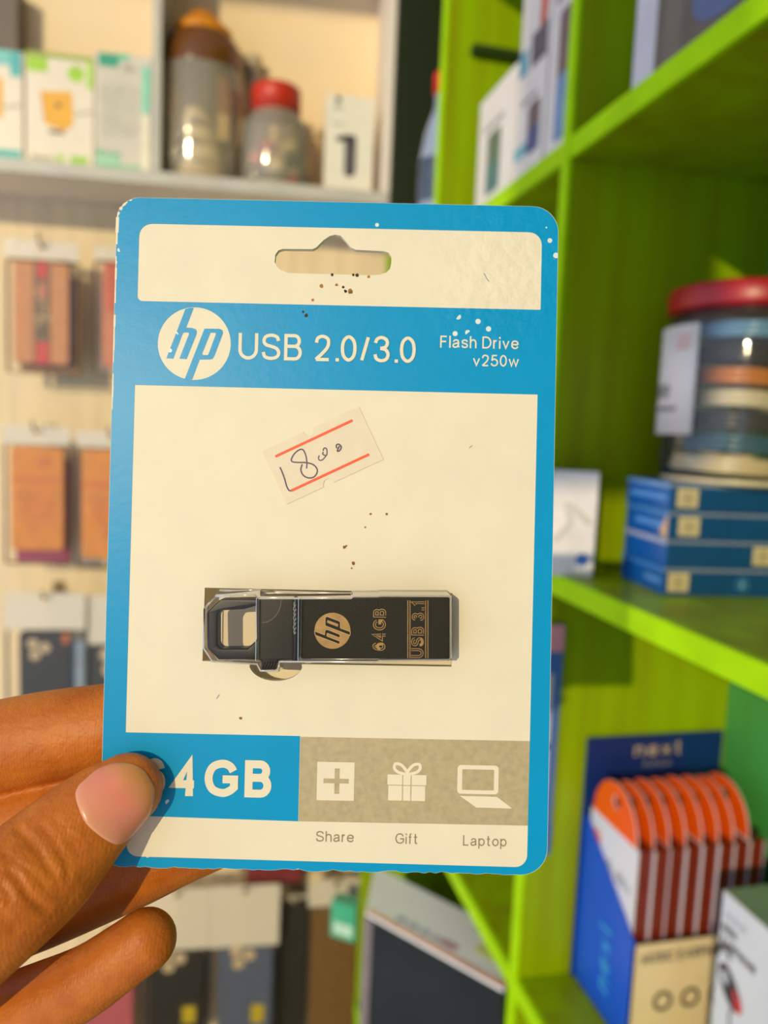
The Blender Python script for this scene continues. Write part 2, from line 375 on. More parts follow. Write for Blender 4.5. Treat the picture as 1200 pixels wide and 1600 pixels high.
# ------------------------------------------------------------------ cartons
M_card_white = mat('carton_white', (232, 228, 226), .45, var=.02, scale=30)
def carton(name, label, cat, fr, w, h, d, body, group=None, bevel=.0008):
    """printed carton; fr sits at the lower left of its front face"""
    t = thing(name, label, cat, fr(w / 2, 0, -d / 2), group)
    MB().box(fr, 0, w, 0, h, -d, 0).build('box_body', body, t, bevel=bevel)
    return t
def panel(t, fr, rect, rgb, name='printed_panel', r=0.0, c=.0003, rough=.45, **k):
    x0, y0, x1, y1 = rect
    return MB().prism(fr, [rrect(x0, y0, x1, y1, r)], 0, c).build(name, paint(rgb, rough, **k), t)
def poly(t, fr, loops, rgb, name='printed_panel', c0=0, c=.0004, rough=.45, **k):
    return MB().prism(fr, loops, c0, c).build(name, paint(rgb, rough, **k), t)
def words(t, fr, text, x0, x1, base, cap, rgb, w=.14, c=.0005, name='lettering'):
    return lettering(MB(), fr, text, x0, x1, base, cap, w, c).build(name, paint(rgb, .5), t)
def scribble(t, fr, x0, x1, base, cap, rgb, c=.0005, name='fine_print'):
    # a line of print too small to read in the photograph
    mb = MB(); x = x0; k = 0
    while x < x1 - cap * .2:
        w_ = cap * (.28, .4, .22, .34)[k % 4]; mb.prism(fr, [rrect(x, base, min(x1, x + w_), base + cap * (.7, 1, .8)[k % 3], 0)], 0, c); x += w_ + cap * (.12, .16, .38)[k % 3]; k += 1
    return mb.build(name, paint(rgb, .5), t)
def side(fr, w):      # the face to the right of a carton's front
    return Frame(fr(w, 0, 0), -fr.z, fr.y, fr.x)
def lside(fr, d):     # the face to the left of a carton's front
    return Frame(fr(0, 0, -d), fr.z, fr.y, -fr.x)

# left compartment of the cabinet: three charger boxes and a dark grey block
def wpx(px, py, d): return onw(px, py, d)
def wall_carton(name, label, cat, px0, px1, pytop, d, depth, body, group=None):
    a, _ = onw(px0, 200, d); b, _ = onw(px1, 200, d); _, zt = onw((px0 + px1) / 2, pytop, d)
    fr = Frame(WALL(a, ZS, -d), WALL.x, WALL.y, WALL.z)
    return carton(name, label, cat, fr, b - a, zt - ZS, depth, body, group), fr, b - a, zt - ZS
M_pack = mat('pack_cream', (236, 224, 206), .3, var=.02, scale=30, coat=.3)
t, f, w, h = wall_carton('charger_box', 'white charger box with cyan corners, cut off by the left edge, beside the lime one', 'box', -62, 36, 76, .03, .05, M_pack, 'charger boxes on the cabinet shelf')
panel(t, f, (w * .0, h * .87, w * .98, h), (120, 205, 205)); panel(t, f, (w * .80, h * .78, w * .98, h * .99), (64, 178, 184), c=.0004)
panel(t, f, (w * .36, h * .40, w * .68, h * .76), (240, 178, 60), 'charger_picture', r=.006); panel(t, f, (w * .5, h * .05, w * .97, h * .13), (70, 182, 180))
MB().stroke(f, smooth([(w * .66, h * .5), (w * .8, h * .51), (w * .97, h * .53)]), .003, .0005).build('cable_picture', paint((170, 162, 150)), t)
t, f, w, h = wall_carton('charger_box', 'white charger box with lime patches and an orange cube charger picture', 'box', 40, 146, 84, .028, .05, M_pack, 'charger boxes on the cabinet shelf')
panel(t, f, (0, h * .955, w, h), (150, 172, 66)); panel(t, f, (w * .02, h * .83, w * .32, h * .95), (160, 210, 40), c=.0004)
poly(t, f, [circ(w * .74, h * .84, w * .12)], (160, 210, 50)); panel(t, f, (w * .90, h * .72, w * .99, h * .95), (172, 216, 80))
poly(t, f, [[(w * .22, h * .66), (w * .68, h * .68), (w * .70, h * .40), (w * .58, h * .33), (w * .28, h * .38)]], (242, 176, 44), 'charger_picture')
poly(t, f, [[(w * .22, h * .66), (w * .27, h * .62), (w * .30, h * .385), (w * .28, h * .38)]], (226, 150, 36), 'charger_picture', c=.0005)
panel(t, f, (w * .44, h * .53, w * .52, h * .57), (110, 90, 60), c=.0006, name='charger_picture'); panel(t, f, (w * .34, h * .30, w * .56, h * .335), (110, 90, 80), name='charger_picture')
MB().stroke(f, smooth([(w * .7, h * .48), (w * .84, h * .50), (w, h * .52)]), .003, .0005).build('cable_picture', paint((176, 168, 156)), t)
panel(t, f, (w * .66, h * .05, w * .92, h * .12), (150, 205, 60)); panel(t, f, (w * .45, h * .06, w * .56, h * .12), (170, 212, 90))
scribble(t, f, w * .08, w * .42, h * .06, h * .04, (150, 156, 110))
t, f, w, h = wall_carton('charger_box', 'grey fronted charger box with teal corners beside the cabinet divider', 'box', 148, 235, 84, .018, .06, mat('pack_grey', (216, 208, 194), .3, var=.03, scale=20, coat=.3), 'charger boxes on the cabinet shelf')
panel(t, f, (w * .06, h * .88, w * .42, h * .99), (20, 160, 130)); panel(t, f, (w * .42, h * .94, w * .60, h), (110, 205, 170))
panel(t, f, (w * .84, h * .52, w * .98, h * .92), (130, 212, 184)); panel(t, f, (w * .02, 0, w * .84, h * .06), (110, 200, 150)); panel(t, f, (w * .02, h * .06, w * .46, h * .13), (170, 218, 184))
panel(t, f, (w * .04, h * .12, w * .13, h * .18), (60, 184, 140), c=.0004); scribble(t, f, w * .18, w * .46, h * .125, h * .045, (70, 180, 150))
panel(t, f, (w * .10, h * .30, w * .78, h * .74), (200, 194, 180), 'charger_picture', r=.008); panel(t, f, (w * .86, h * .02, w * .98, h * .5), (240, 232, 206))
scribble(t, f, w * .52, w * .74, h * .86, h * .05, (150, 142, 130))
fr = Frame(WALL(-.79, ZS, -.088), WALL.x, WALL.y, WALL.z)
carton('dark_block', 'dark grey block at the top left behind the charger boxes', 'box', fr, -.610 + .79, .30, .045, mat('block_dark_grey', (118, 106, 98), .7, var=.08, scale=12))  # plain dark grey block behind the charger boxes

# right compartment: sweet jars used for small parts
M_jar = clear('jar_plastic', (252, 244, 224), .08, .10, haze=.24, bump=.25, bscale=30)
M_jar_amber = clear('jar_amber', (176, 112, 56), .08, .12, haze=.35)
def jar(label, px, pyt, rpx, d, lid_rgb, group, lidpx, cone=False, amber=False):
    u, zt = onw(px, pyt, d); c = WALL(u, ZS, -d); k = ((WALL.o + WN * d - EYE).dot(FW)) / FPX
    r = rpx * k; H = zt - ZS; lh = lidpx * k
    t = thing('plastic_jar', label, 'jar', c, group)
    zb = H - lh
    if cone:
        MB().lathe(c, [(r * .80, .004), (r * .97, .004), (r, .02), (r, zb * .72), (r * .985, zb * .75)], 40, False).build('jar_wall', M_jar, t, smooth=True)
        MB().lathe(c, [(r * .99, zb * .75), (r, zb * .80), (r * .96, zb * .88), (r * .82, zb * .96), (r * .66, zb * 1.0)], 40, False).build('jar_shoulder', M_jar_amber, t, smooth=True)
        MB().lathe(c, [(r * .68, zb - .004), (r * .68, zb + lh * .22), (r * .52, zb + lh * .45), (r * .28, zb + lh * .9), (r * .12, H), (0.001, H)], 32).build('lid', paint(lid_rgb, .45), t, smooth=True)
    else:
        MB().lathe(c, [(r * .80, .003), (r * .96, .003), (r, .015), (r, zb * .70), (r * .92, zb * .84), (r * .72, zb * .96), (r * .70, zb)], 40, False).build('jar_wall', M_jar, t, smooth=True)
        MB().lathe(c, [(r * .74, zb - .004), (r * .74, H - .004), (r * .70, H), (0.001, H)], 32).build('lid', paint(lid_rgb, .4), t, smooth=True)
    MB().lathe(c, [(0.001, 0), (r * .94, 0), (r * .96, .003), (0.001, .004)], 32).build('jar_base', paint((214, 196, 160), .4), t, smooth=True)
    return t, c, r, zb
def ball(c, r, rgb, name, rough=.25, n=10, sq=(1, 1, 1), **k):
    vs, fs = [], []
    for i in range(7):
        a = math.pi * (i + .5) / 7
        for j in range(n): g = 2 * math.pi * j / n; vs.append(Vector(c) + Vector((r * sq[0] * math.sin(a) * math.cos(g), r * sq[1] * math.sin(a) * math.sin(g), r * sq[2] * math.cos(a))))
    for i in range(6):
        for j in range(n): fs.append((i * n + j, i * n + n + j, i * n + n + (j + 1) % n, i * n + (j + 1) % n))
    fs.append(tuple(range(n))); fs.append(tuple(reversed(range(6 * n, 7 * n))))
    return MB().add(vs, fs)
def coil(c, R_, r, tilt, turn, n=28):
    t = Matrix.Rotation(turn, 3, 'Z') @ Matrix.Rotation(tilt, 3, 'X'); mb = MB()
    for k, (dz, dr) in enumerate(((0, 0), (r * 1.5, -r * .6), (-r * 1.4, r * .4))):
        mb.tube([Vector(c) + t @ Vector(((R_ + dr) * math.cos(a), (R_ + dr) * math.sin(a) * .9, dz + r * .5 * math.sin(2 * a))) for a in [2 * math.pi * i / n for i in range(n + 1)]], r, 6, cap=False)
    return mb
JARG = 'lidded jars in the cabinet'
t, c, r, zb = jar('tall clear jar with a peaked orange lid and brown shoulder', 318, 20, 55, .080, (222, 140, 20), JARG, 32, cone=True, amber=True)
for i, (dx, dy, dz, R_) in enumerate([(-.004, -.004, .024, .040), (.004, .004, .052, .037), (-.006, .0, .080, .030), (-.010, -.008, .106, .022)]):
    tag(coil(c + Vector((dx, dy, dz)), R_, .006, .12 + .1 * i, i * 1.3).build('coiled_cable', paint((238, 222, 190), .35), None, at=c + Vector((dx, dy, dz)), smooth=True),
        'cream cable coil inside the tall orange lidded jar, ' + ['at its bottom', 'second from its bottom', 'third from its bottom', 'topmost'][i], 'cable', 'coils in the tall cabinet jar')
t, c, r, zb = jar('short clear jar with a flat red lid and small parts inside', 432, 140, 44, .05, (206, 52, 30), JARG, 30)
pn = ['red', 'charcoal', 'cream', 'olive', 'pink', 'black', 'white', 'crimson', 'beige']
pc = [(210, 60, 60), (60, 60, 56), (232, 222, 200), (90, 92, 70), (224, 120, 110), (56, 58, 50), (236, 228, 214), (190, 60, 56), (200, 190, 160)]
for i in range(9):
    a = i * 2.4; q = c + Vector((math.cos(a) * r * .52, math.sin(a) * r * .5, .018 + .015 * (i // 2)))
    tag(ball(q, .015, None, '', sq=(1, 1, .8)).build('wrapped_piece', paint(pc[i], .25), None, at=q, smooth=True), pn[i] + ' wrapped piece in the short red lidded jar, ' + ['at its bottom', 'low down', 'halfway up', 'near the top', 'topmost'][i // 2], 'piece', 'pieces in the short red lidded jar')
jar('clear jar with a grey lid half hidden behind the tall orange lidded one', 396, 90, 15, .118, (190, 176, 150), JARG, 16)
a, zt = onw(490, 190, .10)
c = WALL(a, ZS, -.10)
t = thing('beige_tub', 'slim beige tub between the red lidded jar and the white earpiece box', 'tub', c)
MB().lathe(c, [(.001, 0), (.018, 0), (.021, .008), (.021, .105), (.019, .11), (.001, .11)], 24).build('tub_body', paint((214, 184, 140), .5), t, smooth=True)
MB().lathe(c, [(.001, .11), (.022, .11), (.022, .124), (.001, .126)], 24).build('lid', paint((232, 208, 168), .5), t, smooth=True)
t, f, w, h = wall_carton('earpiece_box', 'white box with a black earpiece picture at the right end of the cabinet', 'box', 509, 585, 150, .012, .045, mat('carton_cream_white', (238, 232, 216), .4, var=.02))
poly(t, f, [rrect(w * .40, h * .16, w * .64, h * .60, w * .10)], (70, 62, 70), 'earpiece_picture'); poly(t, f, [[(w * .2, h * .56), (w * .44, h * .60), (w * .44, h * .52), (w * .24, h * .52)]], (70, 62, 70), 'earpiece_picture')
panel(t, f, (w * .48, h * .2, w * .54, h * .5), (120, 112, 118), 'earpiece_picture', c=.0006, r=.002)
poly(t, f, [circ(w * .24, h * .955, w * .06)], (60, 58, 56)); scribble(t, f, w * .16, w * .36, h * .85, h * .05, (150, 146, 136)); scribble(t, f, w * .12, w * .40, h * .68, h * .04, (190, 184, 170))

# ------------------------------------------------------------------ packets hanging on the back wall
M_film = clear('packet_film', (255, 252, 244), .05, .10, haze=.015, bump=.5, bscale=24)
M_head = clear('packet_header', (250, 240, 220), .12, .15, haze=.62, bump=.4, bscale=30)
M_hook = mat('hook_steel', (150, 134, 108), .35, metal=.8)
def hook(u, z, label, reach=.10):
    t = thing('peg_hook', label, 'hook', WALL(u, z, -.15), 'wire hooks on the back wall')
    MB().box(WALL, u - .010, u + .010, z - .012, z + .012, -.15, -.147).build('base_plate', M_hook, t, bevel=.0008)
    pts = [WALL(u, z, -.148 + reach * s) for s in (0, .3, .6, .9)] + [WALL(u, z + .006, -.148 + reach), WALL(u, z + .016, -.148 + reach * 1.03)]
    MB().tube(pts, .0022, 8).build('prong', M_hook, t, smooth=True)
def packet(label, bag, case, d, rgb, group, head=None, back=None, deco=None, thick=.014):
    """a phone case in a clear hanging bag; bag and case are pixel boxes read off the photograph, d the distance of their front from the cabinet front"""
    (x0, y0, x1, y1), (cx0, cy0, cx1, cy1) = bag, case; d -= .05
    u0, z1 = onw(x0, y0, d); u1, z0 = onw(x1, y1, d); a0, b1 = onw(cx0, cy0, d); a1, b0 = onw(cx1, cy1, d)
    fr = Frame(WALL(u0, z0, -d), WALL.x, WALL.y, WALL.z); w, h = u1 - u0, z1 - z0
    a0 -= u0; a1 -= u0; b0 -= z0; b1 -= z0
    t = thing('phone_case_packet', label, 'packet', fr(w / 2, h, 0), group)
    hh = head if head else h - b1 - .004
    um = w / 2
    hole = [(um + x, h - .012 + y) for x, y in circ(0, 0, .005, 12)]
    MB().prism(fr, [rrect(0, h - hh, w, h, .003), list(reversed(hole))], -.001, .0006).build('header', M_head, t)
    b = MB().box(fr, .0005, w - .0005, .001, h - hh, -thick - .006, .002).build('bag', M_film, t, bevel=.006, seg=3)
    cs = MB().prism(fr, [rrect(a0, b0, a1, b1, .008)], -thick, -.001).build('phone_case', paint(rgb, .5, var=.05), t, bevel=.0015)
    if back: MB().box(fr, a0 + .004, w - .004, .004, b1 - .02, -thick - .004, -thick - .001).build('insert_card', paint(back, .5), t)
    if deco: deco(cs, fr, a0, b0, a1 - a0, b1 - b0)
    hook(u0 + um, z1 - .012 + .0036, 'wire hook above the ' + ' '.join(label.split()[:9]).rstrip(','), reach=.165 - d)
    return t
PG = 'phone case packets hung on the back wall'
def deco_red(t, f, x, y, w, h):
    poly(t, f, [[(x + w * .36, y), (x + w * .66, y), (x + w * .66, y + h), (x + w * .36, y + h)]], (120, 92, 66), 'case_stripe', c=.0003)
    panel(t, f, (x + w * .43, y + h * .84, x + w * .62, y + h), (222, 20, 30), 'case_stripe', c=.0006); panel(t, f, (x + w * .40, y, x + w * .64, y + h * .22), (224, 48, 50), 'case_stripe', c=.0006)
    poly(t, f, [[(x + w * .44, y + h * .78), (x + w * .62, y + h * .80), (x + w * .58, y + h * .62), (x + w * .48, y + h * .64)]], (210, 120, 110), 'case_emblem', c=.0006)
    MB().stroke(f, [(x + w * .38, y + h * .74), (x + w * .6, y + h * .55), (x + w * .42, y + h * .36)], .004, .0008).build('case_emblem', paint((190, 160, 130)), t)
    MB().stroke(f, [(x + w * .3, y + h * .46), (x + w * .75, y + h * .45)], .004, .0008).build('case_emblem', paint((206, 176, 150)), t)
    panel(t, f, (x + w * .44, y + h * .31, x + w * .58, y + h * .36), (70, 52, 40), 'case_emblem', c=.0008, r=.002)
def deco_orange(t, f, x, y, w, h):
    panel(t, f, (x, y + h * .66, x + w, y + h * .71), (232, 128, 40), 'case_stripe')
    MB().stroke(f, circ(x + w * .5, y + h * .45, w * .23, 28), w * .10, .0005, closed=True).build('case_emblem', paint((232, 136, 52)), t)
    poly(t, f, [circ(x + w * .5, y + h * .45, w * .09, 16)], (230, 128, 50), 'case_emblem'); poly(t, f, [circ(x + w * .46, y + h * .22, w * .06, 12)], (230, 132, 50), 'case_emblem')
    MB().stroke(f, arc(x + w * .5, y + h * .45, w * .40, w * .40, 15, 165, 14), w * .05, .0005).build('case_emblem', paint((236, 146, 62)), t)
    MB().stroke(f, arc(x + w * .5, y + h * .45, w * .40, w * .40, 195, 345, 14), w * .05, .0005).build('case_emblem', paint((236, 146, 62)), t)
    poly(t, f, [circ(x + w * .64, y + h * .86, w * .12, 16)], (230, 132, 50), 'case_emblem')
def deco_flower(t, f, x, y, w, h, cx=.38, cy=.84):
    for dx, dy in ((-.10, .05), (.14, .0), (-.06, -.10)):
        poly(t, f, [circ(x + w * (cx + dx), y + h * cy + w * dy * 1.6, w * .115, 14)], (214, 196, 172), 'flower')
def deco_black(t, f, x, y, w, h):
    deco_flower(t, f, x, y, w, h); panel(t, f, (x + w * .86, y + h * .88, x + w * 1.0, y + h * .985), (206, 110, 20), 'case_tag', c=.0006, r=.002)
def deco_lower(t, f, x, y, w, h):
    deco_flower(t, f, x, y, w, h, .42, .93); panel(t, f, (x + w * .62, y + h * .24, x + w * .86, y + h * .42), (206, 186, 20), 'case_tag', c=.0006)
def deco_red2(t, f, x, y, w, h):
    panel(t, f, (x + w * .05, y + h * .55, x + w * .4, y + h), (216, 96, 70), 'case_stripe'); panel(t, f, (x + w * .3, y + h * .1, x + w * .5, y + h * .5), (226, 196, 150), 'case_emblem')
packet('tan phone case packet with a red centre stripe, topmost at the left', (5, 372, 124, 588), (20, 406, 107, 571), .11, (222, 150, 104), PG, deco=deco_red, back=(150, 110, 80), thick=.02)
packet('pink phone case packet half behind the top left of the blue card', (146, 384, 262, 592), (160, 410, 246, 578), .12, (224, 138, 112), PG, deco=deco_red2)
packet('orange phone case packet at the far left, magenta insert below it', (3, 664, 109, 884), (16, 697, 99, 861), .11, (238, 150, 40), PG, deco=deco_orange, back=(160, 24, 88))
packet('orange phone case packet half behind the left edge of the blue card', (118, 672, 226, 890), (127, 702, 212, 874), .115, (238, 152, 40), PG, deco=deco_orange)
packet('black phone case packet with pale flowers, just above the index finger', (6, 926, 133, 1150), (29, 987, 108, 1140), .11, (26, 26, 28), PG, deco=deco_black, back=(150, 172, 214))
packet('black phone case packet touching the card edge above the index finger', (136, 930, 262, 1150), (138, 1010, 240, 1140), .12, (24, 26, 22), PG, deco=deco_flower, back=(206, 190, 160))
packet('black phone case packet with a yellow tag right of the fingertips', (226, 1392, 322, 1640), (232, 1490, 316, 1632), .11, (12, 11, 12), PG, deco=deco_lower, back=(40, 40, 40))
packet('slate blue phone case packet below the card bottom edge', (328, 1386, 430, 1640), (342, 1484, 422, 1632), .105, (84, 98, 136), PG, deco=deco_lower, back=(60, 58, 66))
packet('pink phone case packet low behind the little finger', (96, 1500, 214, 1720), (104, 1530, 206, 1712), .12, (196, 96, 120), PG)
packet('brown phone case packet beside the green shelf end, below the card', (482, 1376, 556, 1640), (488, 1420, 550, 1632), .14, (120, 88, 40), PG, deco=None, back=(90, 60, 30))
packet('black packet added to fill the narrow dark gap between the slate blue and brown ones', (436, 1400, 476, 1640), (439, 1408, 473, 1632), .14, (12, 11, 10), PG, head=.004)  # packet added to fill the dark gap between its neighbours
packet('dark red phone case packet peeking out under the card bottom edge', (378, 1180, 482, 1384), (390, 1210, 472, 1379), .12, (128, 20, 36), PG, head=.018, back=(50, 50, 48))
a, z = onw(542, 1425, .02)
fr = turned(WALL(a - .03, z - .045, -.02), -35); 
t = carton('teal_box', 'small teal box wedged beside the lower green shelf end', 'box', fr, .05, .07, .03, mat('teal_card', (70, 176, 140), .4)); panel(t, fr, (.006, .008, .044, .03), (190, 226, 210))

# ------------------------------------------------------------------ goods on the green shelves
def aisle_carton(name, label, cat, y_far, y_near, z, h, d, body, x=X0 + .004, group=None):
    f = face_aisle((x, y_far, z)); return carton(name, label, cat, f, y_far - y_near, h, d, body, group), f, y_far - y_near, h
PHG = 'white phone boxes on the upper green shelf'
def phone_picture(t, f, w, h, x0, x1, y0, y1, top, low):
    panel(t, f, (w * x0, h * y0, w * x1, h * y1), top, 'phone_picture', r=.004); panel(t, f, (w * x0, h * y0, w * x1, h * (y0 + (y1 - y0) * .5)), low, 'phone_picture', r=.004, c=.0005)
    scribble(t, f, w * .18, w * .72, h * (y1 + .05), h * .05, (150, 146, 146))
t, f, w, h = aisle_carton('phone_box', 'white phone box with a grey green screen, farthest on the upper green shelf', 'box', .868, .762, Z1, .122, .05, M_card_white, group=PHG)
phone_picture(t, f, w, h, .30, .66, .10, .62, (96, 120, 96), (80, 128, 124))
t, f, w, h = aisle_carton('phone_box', 'white phone box with cyan strips, under the one with the red stripe', 'box', .757, .690, Z1, .100, .05, M_card_white, group=PHG)
phone_picture(t, f, w, h, .46, .86, .20, .66, (110, 96, 104), (70, 86, 140)); panel(t, f, (0, h * .22, w * .44, h * .34), (120, 190, 204))
t, f, w, h = aisle_carton('phone_box', 'white phone box with a red stripe, on top of the box with cyan strips', 'box', .755, .688, Z1 + .1005, .115, .05, M_card_white, group=PHG)
panel(t, f, (0, 0, w * .3, h * .2), (84, 164, 192)); panel(t, f, (w * .42, h * .0, w * .95, h * .26), (96, 90, 104), 'phone_picture', r=.003)
poly(t, f, [[(w * .66, h * .27), (w * .86, h * .27), (w * .98, h * .85), (w * .74, h * .85)]], (214, 62, 20), 'red_stripe')
t, f, w, h = aisle_carton('phone_box', 'tall white phone box beside the near green upright, upper shelf', 'box', .684, .6315, Z1, .19, .05, M_card_white, group=PHG)
phone_picture(t, f, w, h, .34, .92, .06, .64, (120, 98, 104), (110, 150, 200))
for i in range(7): MB().stroke(f, [(w * .40, h * (.09 + .035 * i)), (w * .88, h * (.11 + .035 * i))], .0012, .0008).build('picture_stripe', paint((160, 190, 220)), t)
t, f, w, h = aisle_carton('dark_box', 'dark box with a pale lilac border at the top right on the green shelf', 'box', .536, .330, Z1, .16, .09, mat('carton_lilac', (206, 208, 222), .4, var=.03))
panel(t, f, (.029, 0, w, h), (98, 92, 88), c=.0003); panel(t, f, (.04, .0, .06, h), (112, 106, 100), c=.0005); poly(t, f, [smooth([(.07, .03), (.085, .012), (.13, .012), (.15, .05), (.12, .09), (.08, .07)], closed=True)], (84, 104, 150), 'picture', c=.0006)
# bottle in the dark far bay
c = Vector((.335, 1.13, Z1))
t = thing('drink_bottle', 'clear bottle with a red cap in the dark far end of the green shelf', 'bottle', c)
MB().lathe(c, [(.001, 0), (.030, 0), (.032, .01), (.032, .09), (.030, .10), (.032, .115), (.032, .15), (.026, .185), (.014, .22), (.013, .245)], 28, False).build('bottle_body', mat('bottle_plastic', (150, 166, 196), .12, var=.1, scale=30, spec=.8), t, smooth=True)
MB().lathe(c, [(.0335, .085), (.0335, .145)], 28, False).build('bottle_label', mat('bottle_label', (70, 84, 110), .4, var=.2, scale=60), t, smooth=True)
MB().lathe(c, [(.0165, .240), (.0165, .266), (.015, .269), (.001, .269)], 20).build('cap', paint((226, 24, 20), .4), t, smooth=True)

# lower shelf: white cable box, stack of four blue boxes, big jar
def quad_frame(pa, pb, z):     # vertical face standing on z above the points pa -> pb
    x = Vector((pb[0] - pa[0], pb[1] - pa[1], 0)); L = x.length; x.normalize(); return Frame((pa[0], pa[1], z), x, (0, 0, 1), x.cross(Vector((0, 0, 1)))), L
pa, pb = Vector((.284, .590, Z2)), onz(925, 902, Z2)
f, L = quad_frame(pa, pb, Z2)
hh = .088
t = carton('cable_box', 'white cable box with a dark blue side, left of the blue stack', 'box', f, L, hh, .022, mat('carton_blue_deep', (22, 76, 142), .4, var=.04))
panel(t, f, (0, 0, L, hh), (232, 226, 228), c=.0004)
MB().stroke(f, smooth([(L * .10, hh * .32), (L * .45, hh * .5), (L * .38, hh * .68), (L * .9, hh * .5)]), .005, .0006).build('cable_picture', paint((206, 200, 194)), t)
poly(t, f, [circ(L * .76, hh * .16, .0055)], (50, 110, 190), 'round_mark', c0=.0004, c=.0007)
sf = side(f, L); panel(t, sf, (.003, hh * .74, .019, hh * .94), (206, 190, 150)); scribble(t, sf, .003, .019, hh * .08, .004, (90, 130, 180))
c1, c2 = onz(1035, 930, Z2), onz(1197, 933, Z2); c0 = onz(956, 901, Z2)
fS, LS = quad_frame(c1, c2, Z2); LS = .098; DS = (c0 - c1).length
M_blue = mat('carton_blue', (10, 92, 176), .35, var=.05, scale=20)
BG = 'blue cable boxes in a stack of four'
wh = ['bottom', 'second from the bottom', 'third from the bottom', 'topmost']
for i in range(4):
    bh = .0213
    f = Frame(fS(random.uniform(-.001, .001), bh * i, random.uniform(-.001, .001)), fS.x, fS.y, fS.z)
    t = carton('blue_box', 'flat blue cable box, ' + wh[i] + ' of its stack of four under the jar', 'box', f, LS, bh - .0003, DS, M_blue, BG)
    panel(t, f, (0, bh * .86, LS, bh * .97), (130, 140, 160)); panel(t, f, (.001, .0, LS - .001, bh * .86), (8, 72, 124))
    lx = [.004, .070, .008, .006][i]
    panel(t, f, (lx, bh * .14, lx + .0165, bh * .80), (212, 194, 150), 'cream_label', c=.0006); panel(t, f, (lx + .004, bh * .25, lx + .0125, bh * .68), (180, 166, 130), 'cream_label', c=.0008)
    if i == 0: poly(t, f, [circ(.064, bh * .42, .0055), list(reversed(circ(.064, bh * .42, .004)))], (60, 120, 170), 'round_mark', c=.0006); panel(t, f, (.0625, bh * .3, .0655, bh * .55), (110, 160, 200), 'round_mark', c=.0006)
    lf = lside(f, DS); panel(t, lf, (.0, bh * .80, DS, bh * .98), [(60, 130, 210), (178, 186, 216), (70, 136, 206), (120, 164, 220)][i] if i != 1 else (170, 180, 214))
    if i != 1: panel(t, lf, (.012 * (3 - i) + .006, bh * .36, DS - .004, bh * .56), (88, 150, 222))
    if i == 2: poly(t, lf, [[(DS - .012, bh * .2), (DS - .001, bh * .9), (DS - .001, bh * .0)]], (220, 180, 130), 'corner_mark', c=.0006)
JZ = Z2 + .0213 * 4
jc = fS(.070, 0, -.036); jc = Vector((jc.x, jc.y, JZ)); JR = .060
t = thing('storage_jar', 'big clear jar with a red screw lid on the blue box stack', 'jar', jc)
M_bigjar = clear('big_jar_plastic', (252, 252, 250), .06, .06, haze=.03, bump=.35, bscale=26)
MB().lathe(jc, [(JR * .78, .004), (JR * .93, .004), (JR * .97, .014), (JR * .97, .035), (JR, .05), (JR, .112), (JR * .96, .125), (JR * .86, .131), (JR * .86, .137)], 56, False).build('jar_wall', M_bigjar, t, smooth=True)
MB().lathe(jc, [(.001, 0), (JR * .9, 0), (JR * .93, .004), (.001, .0045)], 40).build('jar_base', paint((222, 206, 170), .3), t, smooth=True)
MB().lathe(jc, [(.001, .131), (JR * .99, .131), (JR * 1.0, .134), (JR * 1.0, .1465), (JR * .97, .149), (.001, .149)], 64).build('lid', paint((168, 14, 30), .35, var=.05), t, smooth=True)
# its paper label, wrapped on the side that looks at the aisle
def on_jar(a, b, c=0.0):
    g = math.radians(166) + a / (JR + .001); r = JR + .0012 + c; return jc + Vector((r * math.cos(g), r * math.sin(g), b))
lb = MB(); n = 14
for j in range(n + 1):
    for b in (.036, .119): lb.v.append(on_jar(-.028 + .066 * j / n, b, 0))
lb.f = [(2 * j, 2 * j + 2, 2 * j + 3, 2 * j + 1) for j in range(n)]
lo = lb.build('paper_label', paint((236, 228, 226), .6, var=.02), t, smooth=True)
sm = lo.modifiers.new('thickness', 'SOLIDIFY'); sm.thickness = .0005; sm.offset = 0
lettering(MB(), on_jar, '300', -.016, .012, .064, .011, .15, .0006).build('lettering', paint((74, 66, 66)), lo)
scribble(lo, on_jar, -.016, .022, .054, .0036, (150, 142, 142), c=.0012)
st = MB()
for j in range(6):
    for b in (.100, .112): st.v.append(on_jar(.016 + .014 * j / 5, b, .0006))
st.f = [(2 * j, 2 * j + 2, 2 * j + 3, 2 * j + 1) for j in range(5)]
st.build('pink_print', paint((216, 186, 184)), lo)
cols = [((226, 208, 164), 'tan'), ((40, 96, 116), 'teal'), ((44, 42, 44), 'black'), ((222, 208, 176), 'cream'), ((206, 120, 24), 'orange'), ((30, 32, 36), 'dark grey'), ((96, 150, 190), 'pale blue')]
for i, (rgb, nm) in enumerate(cols):
    q = jc + Vector((random.uniform(-.005, .005), random.uniform(-.005, .005), .0145 + .0168 * i))
    tag(coil(q, (.046, .040, .045, .037, .044, .041, .046)[i], .0027, .075, .5).build('coiled_cable', paint(rgb, .22), None, at=q, smooth=True), nm + ' cable coil inside the big red lidded jar', 'cable', 'coils in the big red lidded jar')

# thin packet hung on the front of the near upright
c = ony(868, 1180, YD - .004)
fr = face_door((X0 - .012, YD - .006, 1.072))
t = carton('leaflet_pack', 'thin blue and cream pack fixed to the front of the near green upright', 'pack', fr, .032, .214, .004, mat('leaflet_blue', (70, 110, 190), .4))
fl = lside(fr, .004)
panel(t, fr, (.0, .0, .032, .03), (60, 96, 190)); panel(t, fr, (.0, .06, .024, .17), (214, 206, 206)); panel(t, fr, (.0, .19, .032, .214), (226, 150, 170)); panel(t, fr, (.004, .1, .03, .106), (90, 120, 190))

